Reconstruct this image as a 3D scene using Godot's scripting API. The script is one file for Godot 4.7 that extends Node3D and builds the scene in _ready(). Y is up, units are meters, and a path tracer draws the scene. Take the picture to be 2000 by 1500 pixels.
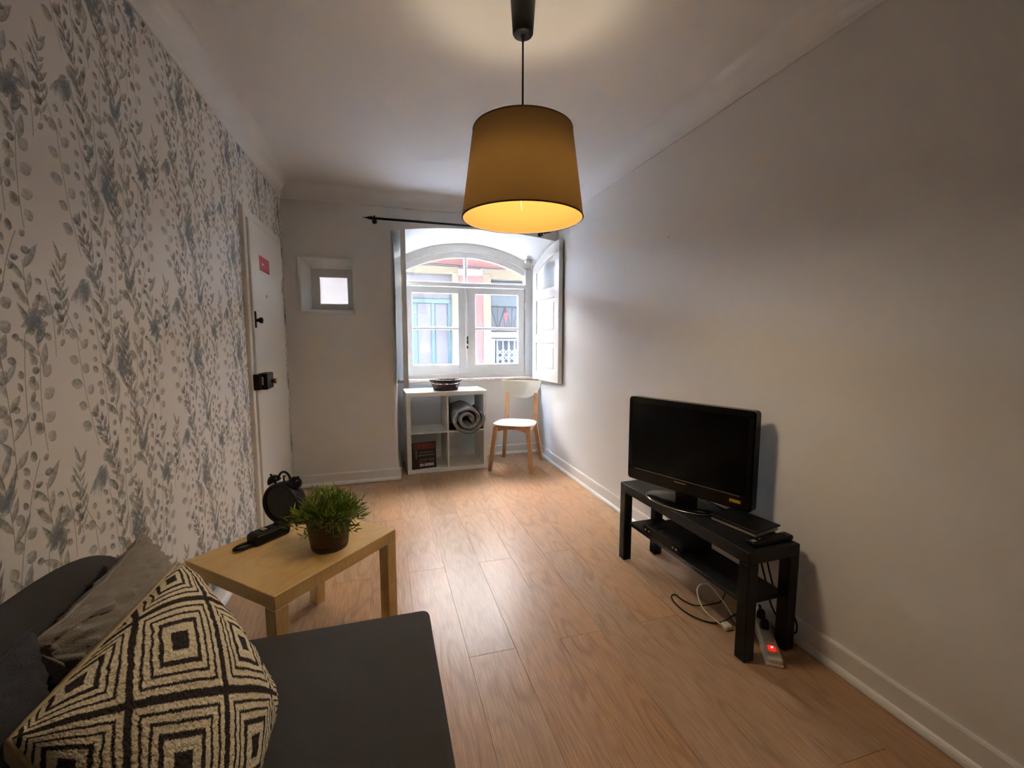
extends Node3D

const PXC := Vector2(1000, 750)
const WALL_Z := -4.02      # back wall of the room
const WIN_Z := -4.60       # plane of the window in its alcove
const CEIL := 2.50
const RX := 1.643          # right wall

var M := {}
var used := {}

# ---------------------------------------------------------------- nodes
func numbered(n: String) -> String:
	if not used.has(n):
		used[n] = 0
		return n
	used[n] += 1
	return "%s_%03d" % [n, used[n]]

func meta(o: Node, label := "", category := "", group := "", kind := "") -> void:
	if label: o.set_meta("label", label)
	if category: o.set_meta("category", category)
	if group: o.set_meta("group", group)
	if kind: o.set_meta("kind", kind)

func thing(called: String, label: String, category: String, at := Vector3.ZERO, turn := 0.0, group := "") -> Node3D:
	var o := Node3D.new()
	o.name = numbered(called)
	add_child(o)
	o.position = at
	o.rotation.y = turn
	meta(o, label, category, group)
	return o

func part(p: Node, called: String, mesh: Mesh, m: Material, xf := Transform3D()) -> MeshInstance3D:
	var o := MeshInstance3D.new()
	o.name = called
	o.mesh = mesh
	o.material_override = m
	o.transform = xf
	o.cast_shadow = GeometryInstance3D.SHADOW_CASTING_SETTING_ON
	p.add_child(o, true)
	return o

func struct(called: String, mesh: Mesh, m: Material, label: String, category: String, xf := Transform3D()) -> MeshInstance3D:
	var o := part(self, numbered(called), mesh, m, xf)
	meta(o, label, category, "", "structure")
	return o

func struct_root(called: String, label: String, category: String, at := Vector3.ZERO, turn := 0.0) -> Node3D:
	var o := thing(called, label, category, at, turn)
	o.set_meta("kind", "structure")
	return o

func at(p: Vector3, ry := 0.0, rx := 0.0, rz := 0.0) -> Transform3D:
	return Transform3D(Basis(Vector3.UP, ry) * Basis(Vector3.RIGHT, rx) * Basis(Vector3.BACK, rz), p)

# ---------------------------------------------------------------- meshes
func start(smooth := false) -> SurfaceTool:
	var st := SurfaceTool.new()
	st.begin(Mesh.PRIMITIVE_TRIANGLES)
	st.set_smooth_group(0 if smooth else -1)
	return st

func done(st: SurfaceTool) -> ArrayMesh:
	st.generate_normals()
	return st.commit()

func tri(st: SurfaceTool, a: Vector3, b: Vector3, c: Vector3, out: Vector3, ua := Vector2.ZERO, ub := Vector2.ZERO, uc := Vector2.ZERO) -> void:
	if (a - c).cross(a - b).dot(out) < 0.0:
		var t := b
		b = c
		c = t
		var tu := ub
		ub = uc
		uc = tu
	st.set_uv(ua)
	st.add_vertex(a)
	st.set_uv(ub)
	st.add_vertex(b)
	st.set_uv(uc)
	st.add_vertex(c)

func quad(st: SurfaceTool, a: Vector3, b: Vector3, c: Vector3, d: Vector3, out: Vector3, u := [Vector2(0, 0), Vector2(1, 0), Vector2(1, 1), Vector2(0, 1)]) -> void:
	tri(st, a, b, c, out, u[0], u[1], u[2])
	tri(st, a, c, d, out, u[0], u[2], u[3])

# a box with chamfered edges, added to st
func bx(st: SurfaceTool, c: Vector3, s: Vector3, ch := 0.003, b := Basis()) -> void:
	var h := s * 0.5
	ch = minf(ch, minf(h.x, minf(h.y, h.z)) * 0.45)
	var inn := h - Vector3.ONE * ch
	for i in 3:
		var j := (i + 1) % 3
		var k := (i + 2) % 3
		for sg in [-1.0, 1.0]:
			var pts := []
			for q in [[-1, -1], [1, -1], [1, 1], [-1, 1]]:
				var v := Vector3.ZERO
				v[i] = h[i] * sg
				v[j] = inn[j] * q[0]
				v[k] = inn[k] * q[1]
				pts.append(c + b * v)
			var o := Vector3.ZERO
			o[i] = sg
			quad(st, pts[0], pts[1], pts[2], pts[3], b * o)
			for sj in [-1.0, 1.0]:
				var e := []
				for q in [[0, -1], [0, 1], [1, 1], [1, -1]]:
					var v := Vector3.ZERO
					v[i] = (h[i] if q[0] == 0 else inn[i]) * sg
					v[j] = (inn[j] if q[0] == 0 else h[j]) * sj
					v[k] = inn[k] * q[1]
					e.append(c + b * v)
				var oo := Vector3.ZERO
				oo[i] = sg
				oo[j] = sj
				quad(st, e[0], e[1], e[2], e[3], b * oo)
	for sx in [-1.0, 1.0]:
		for sy in [-1.0, 1.0]:
			for sz in [-1.0, 1.0]:
				var sgn := Vector3(sx, sy, sz)
				tri(st, c + b * (Vector3(h.x, inn.y, inn.z) * sgn), c + b * (Vector3(inn.x, h.y, inn.z) * sgn), c + b * (Vector3(inn.x, inn.y, h.z) * sgn), b * sgn)

func box(s: Vector3, ch := 0.003) -> ArrayMesh:
	var st := start()
	bx(st, Vector3.ZERO, s, ch)
	return done(st)

# box between two corners, as a mesh in the parent's axes
func boxab(a: Vector3, b: Vector3, ch := 0.003) -> ArrayMesh:
	var st := start()
	bx(st, (a + b) * 0.5, (b - a).abs(), ch)
	return done(st)

# profile of (radius, height), outside running upwards
func lathe(prof: Array, segs := 40, smooth := true, sx := 1.0, sz := 1.0) -> ArrayMesh:
	var st := start(smooth)
	var acc := 0.0
	for i in prof.size() - 1:
		var p: Vector2 = prof[i]
		var q: Vector2 = prof[i + 1]
		var d := q - p
		if d.length() < 1e-6:
			continue
		var l0 := acc
		acc += d.length()
		if smooth:
			st.set_smooth_group(0)
		for k in segs:
			var a0 := TAU * k / segs
			var a1 := TAU * (k + 1) / segs
			var e0 := Vector3(cos(a0) * sx, 0, sin(a0) * sz)
			var e1 := Vector3(cos(a1) * sx, 0, sin(a1) * sz)
			var out := (e0 + e1) * 0.5 * d.y + Vector3(0, -d.x, 0)
			var A := e0 * p.x + Vector3(0, p.y, 0)
			var B := e1 * p.x + Vector3(0, p.y, 0)
			var C := e1 * q.x + Vector3(0, q.y, 0)
			var D := e0 * q.x + Vector3(0, q.y, 0)
			var u0 := float(k) / segs
			var u1 := float(k + 1) / segs
			if p.x > 1e-6:
				tri(st, A, B, C if q.x > 1e-6 else D, out, Vector2(u0, l0), Vector2(u1, l0), Vector2(u1, acc))
			if q.x > 1e-6:
				tri(st, A, C, D, out, Vector2(u0, l0), Vector2(u1, acc), Vector2(u0, acc))
	return done(st)

func add_tube(st: SurfaceTool, pts: Array, r: float, segs := 8, closed := false, r2 := -1.0) -> void:
	var n := pts.size()
	var up := Vector3(0.13, 0.97, 0.21).normalized()
	var rings := []
	var prev := Vector3.ZERO
	for i in n:
		var a: Vector3 = pts[(i - 1 + n) % n] if closed else pts[maxi(i - 1, 0)]
		var b: Vector3 = pts[(i + 1) % n] if closed else pts[mini(i + 1, n - 1)]
		var t := (b - a).normalized()
		var x := prev
		if i == 0:
			x = t.cross(up)
			if x.length() < 0.1:
				x = t.cross(Vector3.RIGHT)
		x = (x - t * x.dot(t)).normalized()
		prev = x
		var y := t.cross(x)
		var rr := r if r2 < 0.0 else lerpf(r, r2, float(i) / (n - 1))
		var ring := []
		for k in segs:
			var an := TAU * k / segs
			ring.append([pts[i] + (x * cos(an) + y * sin(an)) * rr, x * cos(an) + y * sin(an)])
		rings.append(ring)
	for i in (n if closed else n - 1):
		var R0: Array = rings[i]
		var R1: Array = rings[(i + 1) % n]
		for k in segs:
			var k2 := (k + 1) % segs
			quad(st, R0[k][0], R0[k2][0], R1[k2][0], R1[k][0], R0[k][1] + R0[k2][1])
	if not closed:
		for e in [0, n - 1]:
			var R: Array = rings[e]
			var o: Vector3 = (pts[0] - pts[1]) if e == 0 else (pts[n - 1] - pts[n - 2])
			for k in segs:
				tri(st, pts[e], R[k][0], R[(k + 1) % segs][0], o)

func tube(pts: Array, r: float, segs := 8, closed := false, r2 := -1.0) -> ArrayMesh:
	var st := start(true)
	add_tube(st, pts, r, segs, closed, r2)
	return done(st)

func curve(ctrl: Array, n := 8) -> Array:   # Catmull-Rom through the points
	var out := []
	for i in ctrl.size() - 1:
		var a: Vector3 = ctrl[maxi(i - 1, 0)]
		var b: Vector3 = ctrl[i]
		var c: Vector3 = ctrl[i + 1]
		var d: Vector3 = ctrl[mini(i + 2, ctrl.size() - 1)]
		for k in n:
			out.append(b.cubic_interpolate(c, a, d, float(k) / n))
	out.append(ctrl[-1])
	return out

# polygon in x, y extruded along z between z0 and z1
func add_prism(st: SurfaceTool, poly: PackedVector2Array, z0: float, z1: float, xf := Transform3D()) -> void:
	var area := 0.0
	for i in poly.size():
		var p := poly[i]
		var q := poly[(i + 1) % poly.size()]
		area += p.x * q.y - q.x * p.y
	var sg := signf(area)
	var idx := Geometry2D.triangulate_polygon(poly)
	for k in range(0, idx.size(), 3):
		for z in [z0, z1]:
			var o := xf.basis * Vector3(0, 0, -1 if z == minf(z0, z1) else 1)
			var v := []
			for m in 3:
				var p := poly[idx[k + m]]
				v.append(xf * Vector3(p.x, p.y, z))
			tri(st, v[0], v[1], v[2], o)
	for i in poly.size():
		var p := poly[i]
		var q := poly[(i + 1) % poly.size()]
		var nrm := Vector3(q.y - p.y, -(q.x - p.x), 0) * sg
		quad(st, xf * Vector3(p.x, p.y, z0), xf * Vector3(q.x, q.y, z0), xf * Vector3(q.x, q.y, z1), xf * Vector3(p.x, p.y, z1), xf.basis * nrm)

func prism(poly: PackedVector2Array, z0: float, z1: float, xf := Transform3D()) -> ArrayMesh:
	var st := start()
	add_prism(st, poly, z0, z1, xf)
	return done(st)

# rows of points, smooth; out(i, j) gives the outward hint
func add_grid(st: SurfaceTool, P: Array, out: Callable, us := 1.0, vs := 1.0) -> void:
	var nu := P.size() - 1
	for i in nu:
		var R: Array = P[i]
		var S: Array = P[i + 1]
		var nv := R.size() - 1
		for j in nv:
			var h: Vector3 = out.call(i, j)
			var u0 := us * i / nu
			var u1 := us * (i + 1) / nu
			var v0 := vs * j / nv
			var v1 := vs * (j + 1) / nv
			quad(st, R[j], S[j], S[j + 1], R[j + 1], h, [Vector2(u0, v0), Vector2(u1, v0), Vector2(u1, v1), Vector2(u0, v1)])

func arc_pts(c: Vector2, r: float, a0: float, a1: float, n: int) -> PackedVector2Array:
	var o := PackedVector2Array()
	for i in n + 1:
		var a := lerpf(a0, a1, float(i) / n)
		o.append(c + Vector2(cos(a), sin(a)) * r)
	return o

# ---------------------------------------------------------------- materials
func mat(called: String, c: Color, rough := 0.6, metal := 0.0, spec := 0.5) -> StandardMaterial3D:
	var m := StandardMaterial3D.new()
	m.resource_name = called
	m.albedo_color = c
	m.roughness = rough
	m.metallic = metal
	m.metallic_specular = spec
	M[called] = m
	return m

func noise_tex(freq: float, octaves: int, normal := false, strength := 4.0, seed_ := 1, size := 512, ramp: Gradient = null) -> NoiseTexture2D:
	var n := FastNoiseLite.new()
	n.seed = seed_
	n.frequency = freq
	n.fractal_octaves = octaves
	var t := NoiseTexture2D.new()
	t.width = size
	t.height = size
	t.seamless = true
	t.noise = n
	t.as_normal_map = normal
	t.bump_strength = strength
	if ramp:
		t.color_ramp = ramp
	return t

func two(a: Color, b: Color) -> Gradient:
	var g := Gradient.new()
	g.set_color(0, a)
	g.set_color(1, b)
	return g

func bumpy(m: StandardMaterial3D, t: Texture2D, scale: float, amount: float) -> void:
	m.uv1_triplanar = true
	m.uv1_scale = Vector3.ONE * scale
	m.normal_enabled = true
	m.normal_texture = t
	m.normal_scale = amount

func bytes_image(w: int, h: int, data: PackedByteArray) -> ImageTexture:
	return ImageTexture.create_from_image(Image.create_from_data(w, h, false, Image.FORMAT_RGB8, data))

# oak boards: grain runs along v
func wood_image(w: int, h: int, base: Color, dark: Color, seed_: int, rings: float) -> ImageTexture:
	var warp := FastNoiseLite.new()
	warp.seed = seed_
	warp.frequency = 1.0
	warp.fractal_octaves = 2
	var fine := FastNoiseLite.new()
	fine.seed = seed_ + 5
	fine.frequency = 1.0
	fine.fractal_octaves = 3
	var data := PackedByteArray()
	data.resize(w * h * 3)
	var o := 0
	for y in h:
		var v := float(y) / h
		for x in w:
			var u := float(x) / w
			var wv := warp.get_noise_2d(u * 1.6, v * 2.2)
			var g := sin((u * rings + wv * 2.4) * TAU)
			g = pow(0.5 + 0.5 * g, 3.0) * 0.36
			var f := fine.get_noise_2d(u * 70.0, v * 9.0)
			var t := clampf(g * (0.55 + wv) + 0.32 + f * 0.55, 0.0, 1.0)
			var c := base.lerp(dark, t)
			data[o] = int(c.r * 255.0)
			data[o + 1] = int(c.g * 255.0)
			data[o + 2] = int(c.b * 255.0)
			o += 3
	return bytes_image(w, h, data)

# ---------------------------------------------------------------- wallpaper print
const WP := 1024
var wp := PackedFloat32Array()
var wp_noise := FastNoiseLite.new()

func dab(x: int, y: int, c: Color, a: float) -> void:
	var i := (posmod(y, WP) * WP + posmod(x, WP)) * 3
	wp[i] = lerpf(wp[i], c.r, a)
	wp[i + 1] = lerpf(wp[i + 1], c.g, a)
	wp[i + 2] = lerpf(wp[i + 2], c.b, a)

func leaf(p: Vector2, ang: float, L: float, W: float, c: Color, op: float, fat := 1.0) -> void:
	var d := Vector2(cos(ang), sin(ang))
	var q := p + d * L
	var x0 := int(minf(p.x, q.x) - W - 2)
	var x1 := int(maxf(p.x, q.x) + W + 2)
	var y0 := int(minf(p.y, q.y) - W - 2)
	var y1 := int(maxf(p.y, q.y) + W + 2)
	for y in range(y0, y1 + 1):
		for x in range(x0, x1 + 1):
			var r := Vector2(x, y) - p
			var t := r.dot(d) / L
			if t < 0.0 or t > 1.0:
				continue
			var s := r.dot(Vector2(-d.y, d.x))
			var hw := W * pow(sin(PI * pow(t, 0.85)), fat)
			var e := hw - absf(s)
			if e < -1.0:
				continue
			var a := clampf((e + 1.0) * 0.5, 0.0, 1.0) * op * 0.86
			a *= 0.72 + 0.28 * s / maxf(hw, 1.0) + 0.5 * wp_noise.get_noise_2d(x, y)
			if absf(s) < 0.8 and W > 8.0:
				a *= 0.75
			dab(x, y, c, clampf(a, 0.0, 1.0))

func stroke(pts: Array, w: float, c: Color, op: float) -> void:
	for i in pts.size() - 1:
		var a: Vector2 = pts[i]
		var b: Vector2 = pts[i + 1]
		var n := int(a.distance_to(b)) + 1
		for k in n:
			var p := a.lerp(b, float(k) / n)
			for y in range(-2, 3):
				for x in range(-2, 3):
					var e := w - Vector2(x, y).length()
					if e > 0.0:
						dab(int(p.x) + x, int(p.y) + y, c, clampf(e, 0, 1) * op)

func vine(rng: RandomNumberGenerator, a: Vector2, b: Vector2, bend: float, style: int, n: int, col: Array) -> void:
	var mid := (a + b) * 0.5 + (b - a).orthogonal().normalized() * bend
	var pts := []
	for i in 41:
		var t := i / 40.0
		pts.append(a.lerp(mid, t).lerp(mid.lerp(b, t), t))
	stroke(pts, 2.2, Color(0.50, 0.47, 0.43), 0.65)
	for i in n:
		var f := (i + 0.6) / n * 39.0
		var k := int(f)
		var p: Vector2 = pts[k].lerp(pts[k + 1], f - k)
		var dir: float = (pts[k + 1] - pts[k]).angle()
		var c: Color = col[rng.randi() % col.size()]
		var side := 1.0 if i % 2 == 0 else -1.0
		match style:
			0:
				leaf(p, dir + side * rng.randf_range(0.35, 0.75), rng.randf_range(95, 160), rng.randf_range(14, 23), c, rng.randf_range(0.55, 0.85))
			1:
				var q := p + Vector2.from_angle(dir + side * 0.9) * rng.randf_range(14, 32)
				stroke([p, q], 1.1, Color(0.5, 0.48, 0.45), 0.6)
				leaf(q, dir + side * rng.randf_range(0.5, 1.2), rng.randf_range(52, 82), rng.randf_range(21, 30), c, rng.randf_range(0.5, 0.8), 0.6)
			2:
				var q2 := p + Vector2.from_angle(dir + side * rng.randf_range(0.5, 1.3)) * rng.randf_range(20, 58)
				stroke([p, q2], 1.0, Color(0.5, 0.48, 0.45), 0.55)
				leaf(q2, dir + side * rng.randf_range(0.2, 1.5), rng.randf_range(32, 54), rng.randf_range(13, 20), c, rng.randf_range(0.6, 0.9), 0.6)
			3:
				for s2 in [-1.0, 1.0]:
					leaf(p, dir + s2 * rng.randf_range(0.45, 0.7), rng.randf_range(60, 105), rng.randf_range(8.0, 13.0), c, rng.randf_range(0.6, 0.85))

func plume(rng: RandomNumberGenerator, p: Vector2, ang: float, s: float) -> void:
	for i in 16:
		var g := rng.randf_range(0.40, 0.55)
		var c := Color(g - 0.03, g, g + 0.01)
		leaf(p + Vector2(rng.randf_range(-16, 16), rng.randf_range(-16, 16)) * s, ang + rng.randf_range(-0.75, 0.75), rng.randf_range(50, 128) * s, rng.randf_range(9, 20) * s, c, rng.randf_range(0.3, 0.65), 0.8)
	for i in 4:
		leaf(p + Vector2.from_angle(ang + PI + rng.randf_range(-0.9, 0.9)) * 26.0 * s, ang + PI + rng.randf_range(-0.8, 0.8), rng.randf_range(40, 64) * s, rng.randf_range(17, 25) * s, Color(0.50, 0.51, 0.48), 0.5, 0.6)

func wallpaper() -> ImageTexture:
	wp.resize(WP * WP * 3)
	wp_noise.frequency = 0.035
	wp_noise.seed = 9
	for i in WP * WP:
		wp[i * 3] = 0.885
		wp[i * 3 + 1] = 0.865
		wp[i * 3 + 2] = 0.84
	var rng := RandomNumberGenerator.new()
	rng.seed = 77
	var greens := [Color(0.38, 0.38, 0.32), Color(0.32, 0.33, 0.30), Color(0.44, 0.41, 0.34), Color(0.36, 0.39, 0.35)]
	var darks := [Color(0.28, 0.28, 0.28), Color(0.33, 0.31, 0.31), Color(0.38, 0.37, 0.32)]
	var soft := [Color(0.46, 0.45, 0.40), Color(0.41, 0.43, 0.42), Color(0.47, 0.44, 0.38)]
	vine(rng, Vector2(120, 1120), Vector2(30, 500), 40, 1, 10, soft)
	vine(rng, Vector2(210, 1200), Vector2(170, 360), -46, 2, 24, darks)
	vine(rng, Vector2(330, 1080), Vector2(240, 160), 60, 0, 15, greens)
	vine(rng, Vector2(470, 1180), Vector2(430, 400), -38, 3, 14, greens)
	vine(rng, Vector2(520, 1010), Vector2(640, 300), 52, 1, 12, greens)
	vine(rng, Vector2(610, 1140), Vector2(590, 560), -20, 0, 9, soft)
	vine(rng, Vector2(700, 1010), Vector2(730, 520), 24, 2, 13, darks)
	vine(rng, Vector2(380, 420), Vector2(470, -200), 36, 2, 18, soft)
	vine(rng, Vector2(250, 330), Vector2(120, -90), -30, 3, 9, darks)
	vine(rng, Vector2(560, 420), Vector2(520, 20), -30, 0, 8, darks)
	vine(rng, Vector2(640, 330), Vector2(740, 60), 20, 2, 9, darks)
	vine(rng, Vector2(60, 560), Vector2(-70, 300), 16, 2, 8, soft)
	vine(rng, Vector2(330, 640), Vector2(330, 300), 20, 1, 7, greens)
	vine(rng, Vector2(820, 700), Vector2(760, 180), 30, 0, 9, greens)
	vine(rng, Vector2(900, 620), Vector2(880, 250), -30, 2, 11, darks)
	vine(rng, Vector2(790, 1060), Vector2(800, 640), 26, 1, 8, soft)
	vine(rng, Vector2(960, 520), Vector2(990, 120), 20, 3, 8, greens)
	vine(rng, Vector2(420, 900), Vector2(400, 520), -26, 0, 9, darks)
	plume(rng, Vector2(830, 420), 2.4, 1.2)
	plume(rng, Vector2(340, 720), -0.5, 1.7)
	plume(rng, Vector2(150, 230), 2.1, 1.3)
	plume(rng, Vector2(520, 220), -1.1, 1.2)
	var data := PackedByteArray()
	data.resize(WP * WP * 3)
	for i in WP * WP * 3:
		data[i] = int(clampf(wp[i], 0.0, 1.0) * 255.0)
	return bytes_image(WP, WP, data)

# tufted cushion: lattice on the diagonal with nested diamonds
func cushion_print() -> ImageTexture:
	var w := 1024
	var n := FastNoiseLite.new()
	n.seed = 4
	n.frequency = 0.09
	var data := PackedByteArray()
	data.resize(w * w * 3)
	var cream := Color(0.90, 0.85, 0.735)
	var dark := Color(0.255, 0.235, 0.235)
	var o := 0
	for y in w:
		for x in w:
			var u := (x + y) / float(w) * 2.3 + 0.7
			var v := (x - y) / float(w) * 2.3
			var du := absf(fposmod(u, 1.0) - 0.5) * 2.0
			var dv := absf(fposmod(v, 1.0) - 0.5) * 2.0
			var r := maxf(du, dv) + n.get_noise_2d(x * 1.0, y * 3.0) * 0.035
			var ink := 0.0
			if r > 0.925 or (r > 0.755 and r < 0.81) or (r > 0.585 and r < 0.64) or (r > 0.37 and r < 0.47) or r < 0.19:
				ink = 1.0
			var c := cream.lerp(dark, ink)
			data[o] = int(clampf(c.r, 0, 1) * 255.0)
			data[o + 1] = int(clampf(c.g, 0, 1) * 255.0)
			data[o + 2] = int(clampf(c.b, 0, 1) * 255.0)
			o += 3
	return bytes_image(w, w, data)

func materials() -> void:
	var plaster := noise_tex(0.02, 4, true, 3.0, 3)
	var fine := noise_tex(0.12, 3, true, 6.0, 8)
	for a in [["wall", Color(0.89, 0.885, 0.87), 0.75], ["ceiling", Color(0.90, 0.895, 0.885), 0.85], ["gloss_white", Color(0.90, 0.895, 0.88), 0.35], ["door_white", Color(0.88, 0.865, 0.83), 0.4]]:
		bumpy(mat(a[0], a[1], a[2]), plaster, 1.6, 0.12)
	mat("shelf_white", Color(0.90, 0.895, 0.88), 0.4)
	mat("seat_white", Color(0.84, 0.81, 0.74), 0.4)
	mat("black_plastic", Color(0.035, 0.034, 0.035), 0.45, 0.0, 0.35)
	mat("black_gloss", Color(0.02, 0.02, 0.022), 0.15, 0.0, 0.35)
	mat("screen_glass", Color(0.012, 0.012, 0.014), 0.3, 0.0, 0.2)
	var bb := mat("black_wood", Color(0.055, 0.048, 0.045), 0.5, 0.0, 0.35)
	bumpy(bb, noise_tex(0.03, 3, true, 4.0, 6), 3.0, 0.12)
	mat("black_metal", Color(0.045, 0.043, 0.042), 0.4, 0.6)
	mat("chrome", Color(0.75, 0.75, 0.74), 0.2, 1.0)
	mat("silver", Color(0.66, 0.63, 0.58), 0.4, 0.3)
	mat("brass", Color(0.72, 0.55, 0.30), 0.3, 1.0)
	mat("bronze", Color(0.17, 0.13, 0.10), 0.45, 0.7)
	mat("red_label", Color(0.66, 0.13, 0.17), 0.45)
	mat("white_print", Color(0.90, 0.86, 0.85), 0.6)
	mat("cream_plastic", Color(0.86, 0.84, 0.78), 0.4)
	mat("grey_plastic", Color(0.42, 0.40, 0.37), 0.5)
	mat("yellow_label", Color(0.72, 0.58, 0.10), 0.5)
	mat("white_cable", Color(0.85, 0.83, 0.80), 0.45)
	var m := mat("wallpaper", Color.WHITE, 0.7)
	m.albedo_texture = wallpaper()
	m = mat("sofa", Color(0.34, 0.335, 0.335), 0.95, 0.0, 0.25)
	m.albedo_texture = noise_tex(0.25, 2, false, 1, 12, 512, two(Color(0.72, 0.72, 0.72), Color(1, 1, 1)))
	bumpy(m, fine, 5.0, 0.5)
	m = mat("navy_velvet", Color(0.27, 0.275, 0.30), 0.9, 0.0, 0.25)
	m.rim_enabled = true
	m.rim = 0.25
	m.rim_tint = 0.4
	bumpy(m, fine, 4.0, 0.4)
	m = mat("grey_velvet", Color(0.56, 0.535, 0.51), 0.85, 0.0, 0.3)
	m.rim_enabled = true
	m.rim = 0.35
	m.rim_tint = 0.5
	bumpy(m, fine, 4.0, 0.3)
	m = mat("cushion_print", Color.WHITE, 0.95, 0.0, 0.2)
	m.albedo_texture = cushion_print()
	m.normal_enabled = true
	m.normal_texture = fine
	m.normal_scale = 0.5
	m = mat("beige_cotton", Color(0.76, 0.69, 0.56), 0.9, 0.0, 0.25)
	bumpy(m, fine, 6.0, 0.3)
	m = mat("fleece", Color(0.63, 0.63, 0.645), 0.95, 0.0, 0.25)
	bumpy(m, fine, 4.0, 0.6)
	m = mat("birch_effect", Color.WHITE, 0.42)
	m.albedo_texture = wood_image(256, 512, Color(0.83, 0.70, 0.47), Color(0.75, 0.60, 0.38), 21, 5.0)
	m.uv1_triplanar = true
	m.uv1_scale = Vector3(2.2, 1.2, 1.2)
	m = mat("beech", Color.WHITE, 0.45)
	m.albedo_texture = wood_image(128, 512, Color(0.80, 0.60, 0.41), Color(0.66, 0.45, 0.28), 31, 4.0)
	m.uv1_triplanar = true
	m.uv1_scale = Vector3(4, 1.5, 4)
	var oak := wood_image(512, 1024, Color(0.725, 0.585, 0.45), Color(0.555, 0.42, 0.305), 41, 4.0)
	var tints := [Color(1, 1, 1), Color(0.94, 0.93, 0.92), Color(1.0, 0.97, 0.94), Color(0.97, 0.98, 1.0)]
	for i in 4:
		m = mat("oak_%d" % i, tints[i], 0.30, 0.0, 0.46)
		m.albedo_texture = oak
		m.normal_enabled = true
		m.normal_texture = plaster
		m.normal_scale = 0.08
	mat("joint", Color(0.30, 0.22, 0.16), 0.9)
	m = mat("stone", Color(0.36, 0.34, 0.295), 0.8)
	m.albedo_texture = noise_tex(0.01, 5, false, 1, 14, 512, two(Color(0.86, 0.80, 0.70), Color(1, 1, 1)))
	bumpy(m, plaster, 0.6, 0.4)
	m = mat("pink_wall", Color(0.40, 0.25, 0.245), 0.85)
	m.albedo_texture = noise_tex(0.006, 5, false, 1, 15, 512, two(Color(0.90, 0.88, 0.88), Color(1, 1, 1)))
	bumpy(m, plaster, 0.5, 0.4)
	mat("bounce_white", Color(0.91, 0.90, 0.88), 0.85)  # white picked to bounce sunlight into the room from the unseen upper wall
	mat("gate_paint", Color(0.40, 0.40, 0.40), 0.6)
	mat("teal_paint", Color(0.055, 0.21, 0.245), 0.5)
	mat("door_grey", Color(0.225, 0.225, 0.265), 0.5)
	mat("door_blue", Color(0.21, 0.26, 0.31), 0.5)
	mat("blocker_grey", Color(0.22, 0.22, 0.22), 0.85)  # kept dark so the added shading wall and slab bounce little light
	mat("iron", Color(0.11, 0.12, 0.15), 0.6, 0.0)
	mat("cobble", Color(0.60, 0.585, 0.56), 0.85)
	m = mat("sill_marble", Color(0.82, 0.76, 0.70), 0.4)
	m.albedo_texture = noise_tex(0.02, 4, false, 1, 16, 512, two(Color(0.82, 0.76, 0.70), Color(1, 1, 1)))
	m.uv1_triplanar = true
	m.uv1_scale = Vector3.ONE * 2.0
	m = mat("pane", Color(0.97, 0.99, 1.0, 0.04), 0.02)
	m.transparency = BaseMaterial3D.TRANSPARENCY_ALPHA
	m = mat("obscure_glass", Color(0.95, 0.95, 0.95, 0.72), 0.3)
	m.transparency = BaseMaterial3D.TRANSPARENCY_ALPHA
	m.backlight_enabled = true
	m.backlight = Color(1, 1, 1)
	bumpy(m, noise_tex(0.08, 2, true, 12.0, 19), 12.0, 1.0)
	m = mat("shade_cloth", Color(0.50, 0.455, 0.40), 0.9, 0.0, 0.2)
	m.albedo_texture = noise_tex(0.2, 2, false, 1, 22, 256, two(Color(0.85, 0.85, 0.85), Color(1, 1, 1)))
	m.uv1_triplanar = true
	m.uv1_scale = Vector3(9, 9, 9)
	m.backlight_enabled = true
	m.backlight = Color(0.80, 0.73, 0.58)
	m = mat("shade_lining", Color(0.46, 0.355, 0.175), 0.8, 0.0, 0.2)
	m.backlight_enabled = true
	m.backlight = Color(0.75, 0.68, 0.52)
	m = mat("bulb_glow", Color(1, 0.93, 0.8), 0.5)
	m.emission_enabled = true
	m.emission = Color(1.0, 0.74, 0.40)
	m.emission_energy_multiplier = 6.0
	m = mat("red_glow", Color(0.8, 0.05, 0.04), 0.3)
	m.emission_enabled = true
	m.emission = Color(1.0, 0.08, 0.05)
	m.emission_energy_multiplier = 0.7
	m = mat("led_glow", Color(1, 0.6, 0.55), 0.3)
	m.emission_enabled = true
	m.emission = Color(1.0, 0.55, 0.5)
	m.emission_energy_multiplier = 2.0
	mat("wicker_dark", Color(0.20, 0.088, 0.082), 0.6)
	m = mat("woven_brown", Color(0.42, 0.32, 0.21), 0.8)
	bumpy(m, fine, 6.0, 0.6)
	mat("moss_green", Color(0.18, 0.23, 0.15), 0.8)
	for a in [["grass_a", Color(0.34, 0.41, 0.13)], ["grass_b", Color(0.20, 0.29, 0.12)], ["grass_c", Color(0.47, 0.49, 0.20)]]:
		m = mat(a[0], a[1], 0.5)
		m.backlight_enabled = true
		m.backlight = Color(0.35, 0.45, 0.12)
	mat("soil", Color(0.10, 0.08, 0.06), 0.95)
	m = mat("poster_black", Color(0.10, 0.085, 0.085), 0.5)
	m.albedo_texture = noise_tex(0.03, 4, false, 1, 25, 256, two(Color(0.5, 0.45, 0.45), Color(1.6, 1.5, 1.5)))
	m.uv1_triplanar = true
	m.uv1_scale = Vector3.ONE * 5.0
	mat("poster_red", Color(0.50, 0.13, 0.12), 0.5)
	mat("poster_grey", Color(0.36, 0.33, 0.32), 0.5)
	mat("red_print", Color(0.16, 0.03, 0.035), 0.5)
	mat("black_fabric", Color(0.06, 0.06, 0.065), 0.9, 0.0, 0.2)

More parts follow.
